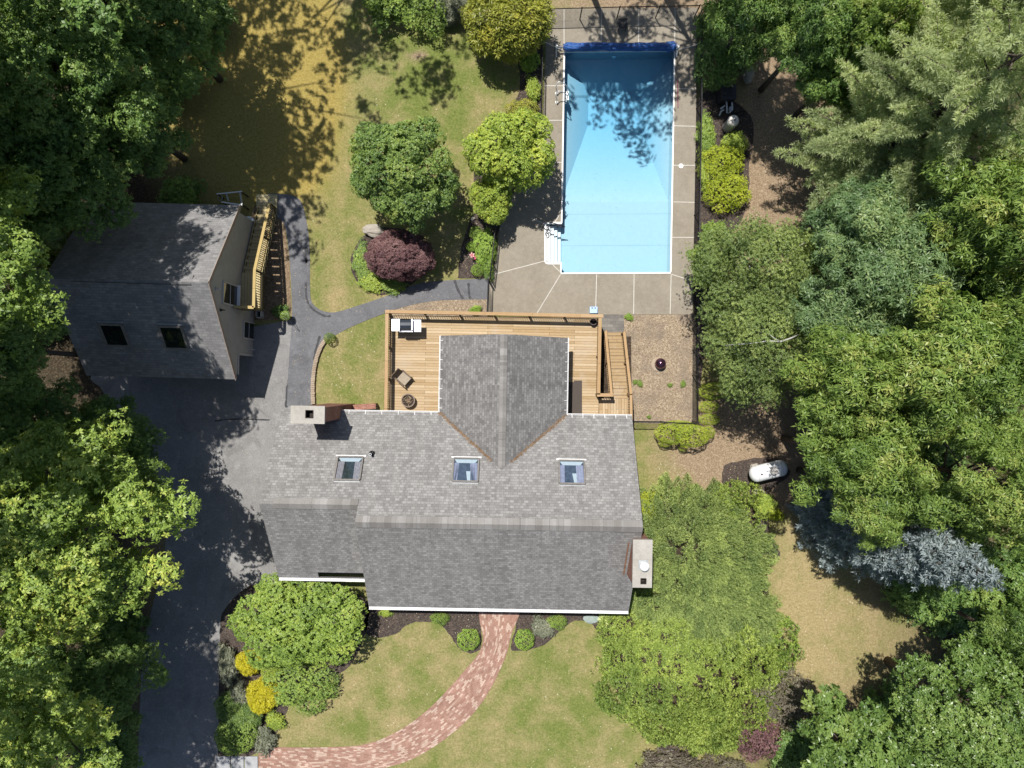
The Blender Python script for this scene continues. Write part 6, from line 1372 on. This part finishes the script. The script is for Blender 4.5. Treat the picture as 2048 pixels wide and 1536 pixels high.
# ---- plum shrubs along the bottom
shrub("plum_shrub", "olive-brown shrub between bright evergreen and dry lawn", 1565, 1392, 62, 'plum', 'shrubB', ry=52, hgt=1.8, seed=1)
shrub("plum_shrub", "plum-coloured shrub beside the bright evergreen at the bottom", 1512, 1465, 44, 'purple', 'shrubB', ry=58, hgt=1.5, seed=2)
shrub("plum_shrub", "plum-brown shrub at the bottom edge below the front lawn", 1345, 1528, 62, 'plum', 'leggy', ry=32, hgt=1.5, seed=3)
shrub("plum_shrub", "plum-brown shrub at the bottom edge under the narrow evergreen arm", 1440, 1540, 52, 'plum', 'shrubB', ry=28, hgt=1.3, seed=4)
# ---- pool bed and hedge bed
shrub("bed_shrub", "bright round shrub just below the golden cypress", 1060, 122, 19, 'box', 'shrub', hgt=.8, seed=1)
shrub("bed_shrub", "small loose shrub in the mulch left of the pool ladder", 1066, 180, 15, 'lime', 'leggy', ry=24, hgt=.6, seed=2)
shrub("bed_shrub", "olive shrub directly above the bushy yellow-green tree", 1045, 222, 32, 'goldcyp', 'shrubB', ry=24, hgt=.9, seed=3)
shrub("boxwood_hedge", "long yellow-green boxwood at the pool deck edge of the hedge bed", 971, 497, 21, 'box', 'shrubB', ry=40, hgt=.8, seed=1)
shrub("boxwood", "small green boxwood at the top left of the hedge bed", 952, 466, 13, 'green', 'shrub', hgt=.5, seed=2)
shrub("boxwood", "small green boxwood left of the pinwheel in the hedge bed", 943, 493, 10, 'box', 'shrub', hgt=.45, seed=3)
shrub("boxwood", "bright round boxwood at the lower end of the hedge bed by the path", 955, 541, 12, 'box', 'clipped', hgt=.55, seed=4)
shrub("boxwood", "dark trailing plant at the lower end of the hedge bed", 976, 538, 13, 'maple', 'leggy', ry=20, hgt=.4, seed=5)
shrub("bed_shrub", "low green plant in the chips between asphalt path and deck", 951, 620, 10, 'box', 'leggy', hgt=.4, seed=6)
shrub("bed_shrub", "low bright weed at the edge of pavers and chip bed", 1258, 634, 9, 'box', 'leggy', ry=6, hgt=.2, seed=7)
for i, (px, py, r_) in enumerate(((1280, 767, 8), (1340, 770, 6), (1366, 768, 8), (1298, 834, 5), (1270, 764, 6))):
    shrub("weed", "small green weed growing in the wood chip bed", px, py, r_*.75, 'green', 'leggy', hgt=.14, seed=i, group="weeds in the wood chip bed", cat="weed")
# hosta and variegated grass round the purple maple
shrub("hosta", "low green leaves at the left foot of the purple maple", 726, 525, 20, 'green', 'leggy', ry=34, hgt=.45, seed=1)
shrub("hosta", "low green leaves at the lower right foot of the purple maple", 785, 572, 28, 'green', 'leggy', ry=14, hgt=.35, seed=2)
shrub("striped_grass", "pale striped grass clump at the lower left of the purple maple", 741, 563, 24, 'lime', 'leggy', ry=19, hgt=.4, seed=3)
shrub("leafy_shrub", "round clipped bush at the start of the stone edging", 660, 677, 11, 'green', 'clipped', hgt=.65, seed=4)
shrub("basket_plant", "green plant filling the hanging basket beside the path", 571, 631, 9, 'green', 'shrub', hgt=.3, seed=5, zb=.5, cat="plant")
shrub("leafy_shrub", "dark low plant in the mulch around the basket pole", 560, 622, 14, 'oak_deep', 'leggy', hgt=.4, seed=6)
# front beds
shrub("boxwood", "bright round boxwood left of the brick walk", 937, 1279, 21, 'box', 'clipped', hgt=.7, seed=7)
shrub("boxwood", "bright round boxwood right of the brick walk", 1049, 1279, 19, 'box', 'clipped', hgt=.65, seed=8)
shrub("bed_shrub", "low green shrub under the eave left of the brick walk", 880, 1236, 18, 'green', 'shrubB', ry=12, hgt=.5, seed=9)
shrub("bed_shrub", "variegated shrub right of the right-hand round boxwood", 1084, 1254, 20, 'silver', 'leggy', hgt=.5, seed=10)
shrub("bed_shrub", "green shrub under the eave right of the variegated shrub", 1114, 1243, 19, 'green', 'shrubB', ry=14, hgt=.5, seed=11)
shrub("bed_shrub", "pale striped small plant at the left end of the light evergreen arm", 1208, 1240, 12, 'variegate', 'leggy', hgt=.35, seed=12)
shrub("bed_shrub", "wispy small plant in the front bed near the driveway corner tree", 772, 1224, 11, 'lime', 'leggy', hgt=.25, seed=13)
# driveway bed
shrub("yellow_cypress", "bright yellow feathery shrub by the driveway, lower and larger of two", 526, 1390, 29, 'yellow', 'cypress', ry=32, hgt=1.1, seed=1)
shrub("yellow_cypress", "bright yellow feathery shrub by the driveway, upper of two", 498, 1325, 22, 'yellow', 'cypress', hgt=.9, seed=2)
shrub("dwarf_spruce", "dense dark green bun-shaped conifer in the lower driveway bed", 474, 1468, 40, 'green', 'clipped', ry=36, hgt=1.2, seed=3)
shrub("dwarf_spruce", "smaller lighter green bun in front of the dark conifer bun", 462, 1480, 25, 'green', 'clipped', hgt=1.0, seed=4)
shrub("dwarf_spruce", "dark feathery conifer above the bun-shaped conifer in the driveway bed", 483, 1435, 34, 'maple', 'cypress', hgt=1.0, seed=5)
shrub("flowering_shrub", "white-flecked shrub at the lawn side of the conifer bun", 527, 1478, 24, 'silver', 'leggy', ry=26, hgt=.7, seed=6)
shrub("flowering_shrub", "white-flecked shrub beside the driveway left of the lower yellow shrub", 482, 1392, 22, 'silver', 'leggy', ry=26, hgt=.7, seed=7)
shrub("flowering_shrub", "olive shrub at the driveway edge left of the upper yellow shrub", 457, 1330, 20, 'silver', 'leggy', ry=36, hgt=.8, seed=8)
shrub("leafy_shrub", "dark green shrub at the driveway edge above the conifer buns", 455, 1412, 22, 'oak_deep', 'shrubB', ry=30, hgt=.9, seed=9)
shrub("leafy_shrub", "low green shrub between lawn and lower yellow shrub", 551, 1440, 18, 'lime', 'leggy', hgt=.5, seed=10)
shrub("leafy_shrub", "yellowish shrub between the two yellow shrubs and the driveway tree", 545, 1330, 24, 'lime', 'shrub', hgt=.9, seed=11)
# understorey in the shade under the woods
rr = random.Random(77)
for i, (px, py, r_) in enumerate(((60, 980, 60), (30, 1340, 70), (120, 1440, 60), (250, 1250, 45), (90, 620, 60), (150, 300, 60), (330, 170, 55), (420, 30, 50), (60, 60, 70), (200, 60, 60),
    (1600, 600, 50), (1660, 660, 55), (1640, 820, 50), (1760, 640, 55), (1800, 800, 60), (1850, 900, 60), (1780, 1000, 60), (1760, 300, 60), (1650, 20, 60), (1720, 130, 50), (1900, 1200, 70), (1980, 1250, 60), (1820, 1180, 55), (1600, 1490, 50), (1780, 1430, 60), (1950, 1500, 70), (1880, 560, 70), (1800, 330, 60), (1920, 420, 60), (1990, 860, 60), (1580, 60, 40), (1700, 1100, 30))):
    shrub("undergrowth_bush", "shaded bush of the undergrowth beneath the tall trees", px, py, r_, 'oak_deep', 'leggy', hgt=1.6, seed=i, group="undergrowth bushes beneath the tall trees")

# fallen leaves and petals on lawn, asphalt, concrete, beds and water
def fallen(name, areas, n, size, cols, z, seed):
    r = random.Random(seed); ms = [simple(f"fallen_leaf_{'abc'[i]}", c, .8, var=.2) for i, c in enumerate(cols)]; b = MB()
    for i in range(n):
        x0, y0, x1, y1 = r.choice(areas); p = P(r.uniform(x0, x1), r.uniform(y0, y1), 0); a = r.uniform(0, 6.28); l = r.uniform(*size); d = Vector((math.cos(a), math.sin(a), r.uniform(-.1, .1)))*l; s_ = Vector((-d.y, d.x, 0))*.5; c = Vector((p.x, p.y, z + r.uniform(.004, .02)))
        b.face([c - d, c + s_*.6, c + d, c - s_*.6], r.randrange(len(ms)))
    b.build(name, ms, kind='stuff')
fallen("fallen_leaves", [(620, 120, 1000, 620), (560, 1260, 900, 1480), (1050, 1300, 1250, 1536), (640, 660, 760, 800), (1290, 880, 1480, 990), (1540, 1150, 1740, 1380), (1480, 260, 1660, 440)], 900, (.02, .055), [(.5, .42, .26), (.42, .33, .18), (.62, .56, .44)], .0, 3)
fallen("fallen_leaves", [(300, 790, 560, 1150), (290, 1100, 440, 1536), (585, 420, 620, 800), (640, 580, 960, 640)], 420, (.02, .05), [(.3, .25, .17), (.42, .36, .26), (.16, .14, .07)], .022, 4)
fallen("fallen_leaves", [(1095, 25, 1390, 100), (1000, 560, 1380, 628), (1350, 110, 1390, 540), (1095, 110, 1122, 400)], 200, (.015, .04), [(.25, .2, .12), (.14, .13, .06), (.4, .33, .22)], .034, 5)
fallen("fallen_leaves", [(725, 1215, 950, 1290), (920, 430, 980, 550), (1050, 100, 1085, 240), (450, 1300, 560, 1500)], 420, (.02, .05), [(.45, .38, .27), (.3, .24, .15), (.55, .5, .4)], .012, 6)
fallen("floating_leaves", [(1135, 330, 1338, 540), (1135, 110, 1342, 330)], 110, (.012, .035), [(.1, .09, .04), (.2, .16, .08), (.06, .07, .03)], -.088, 7)
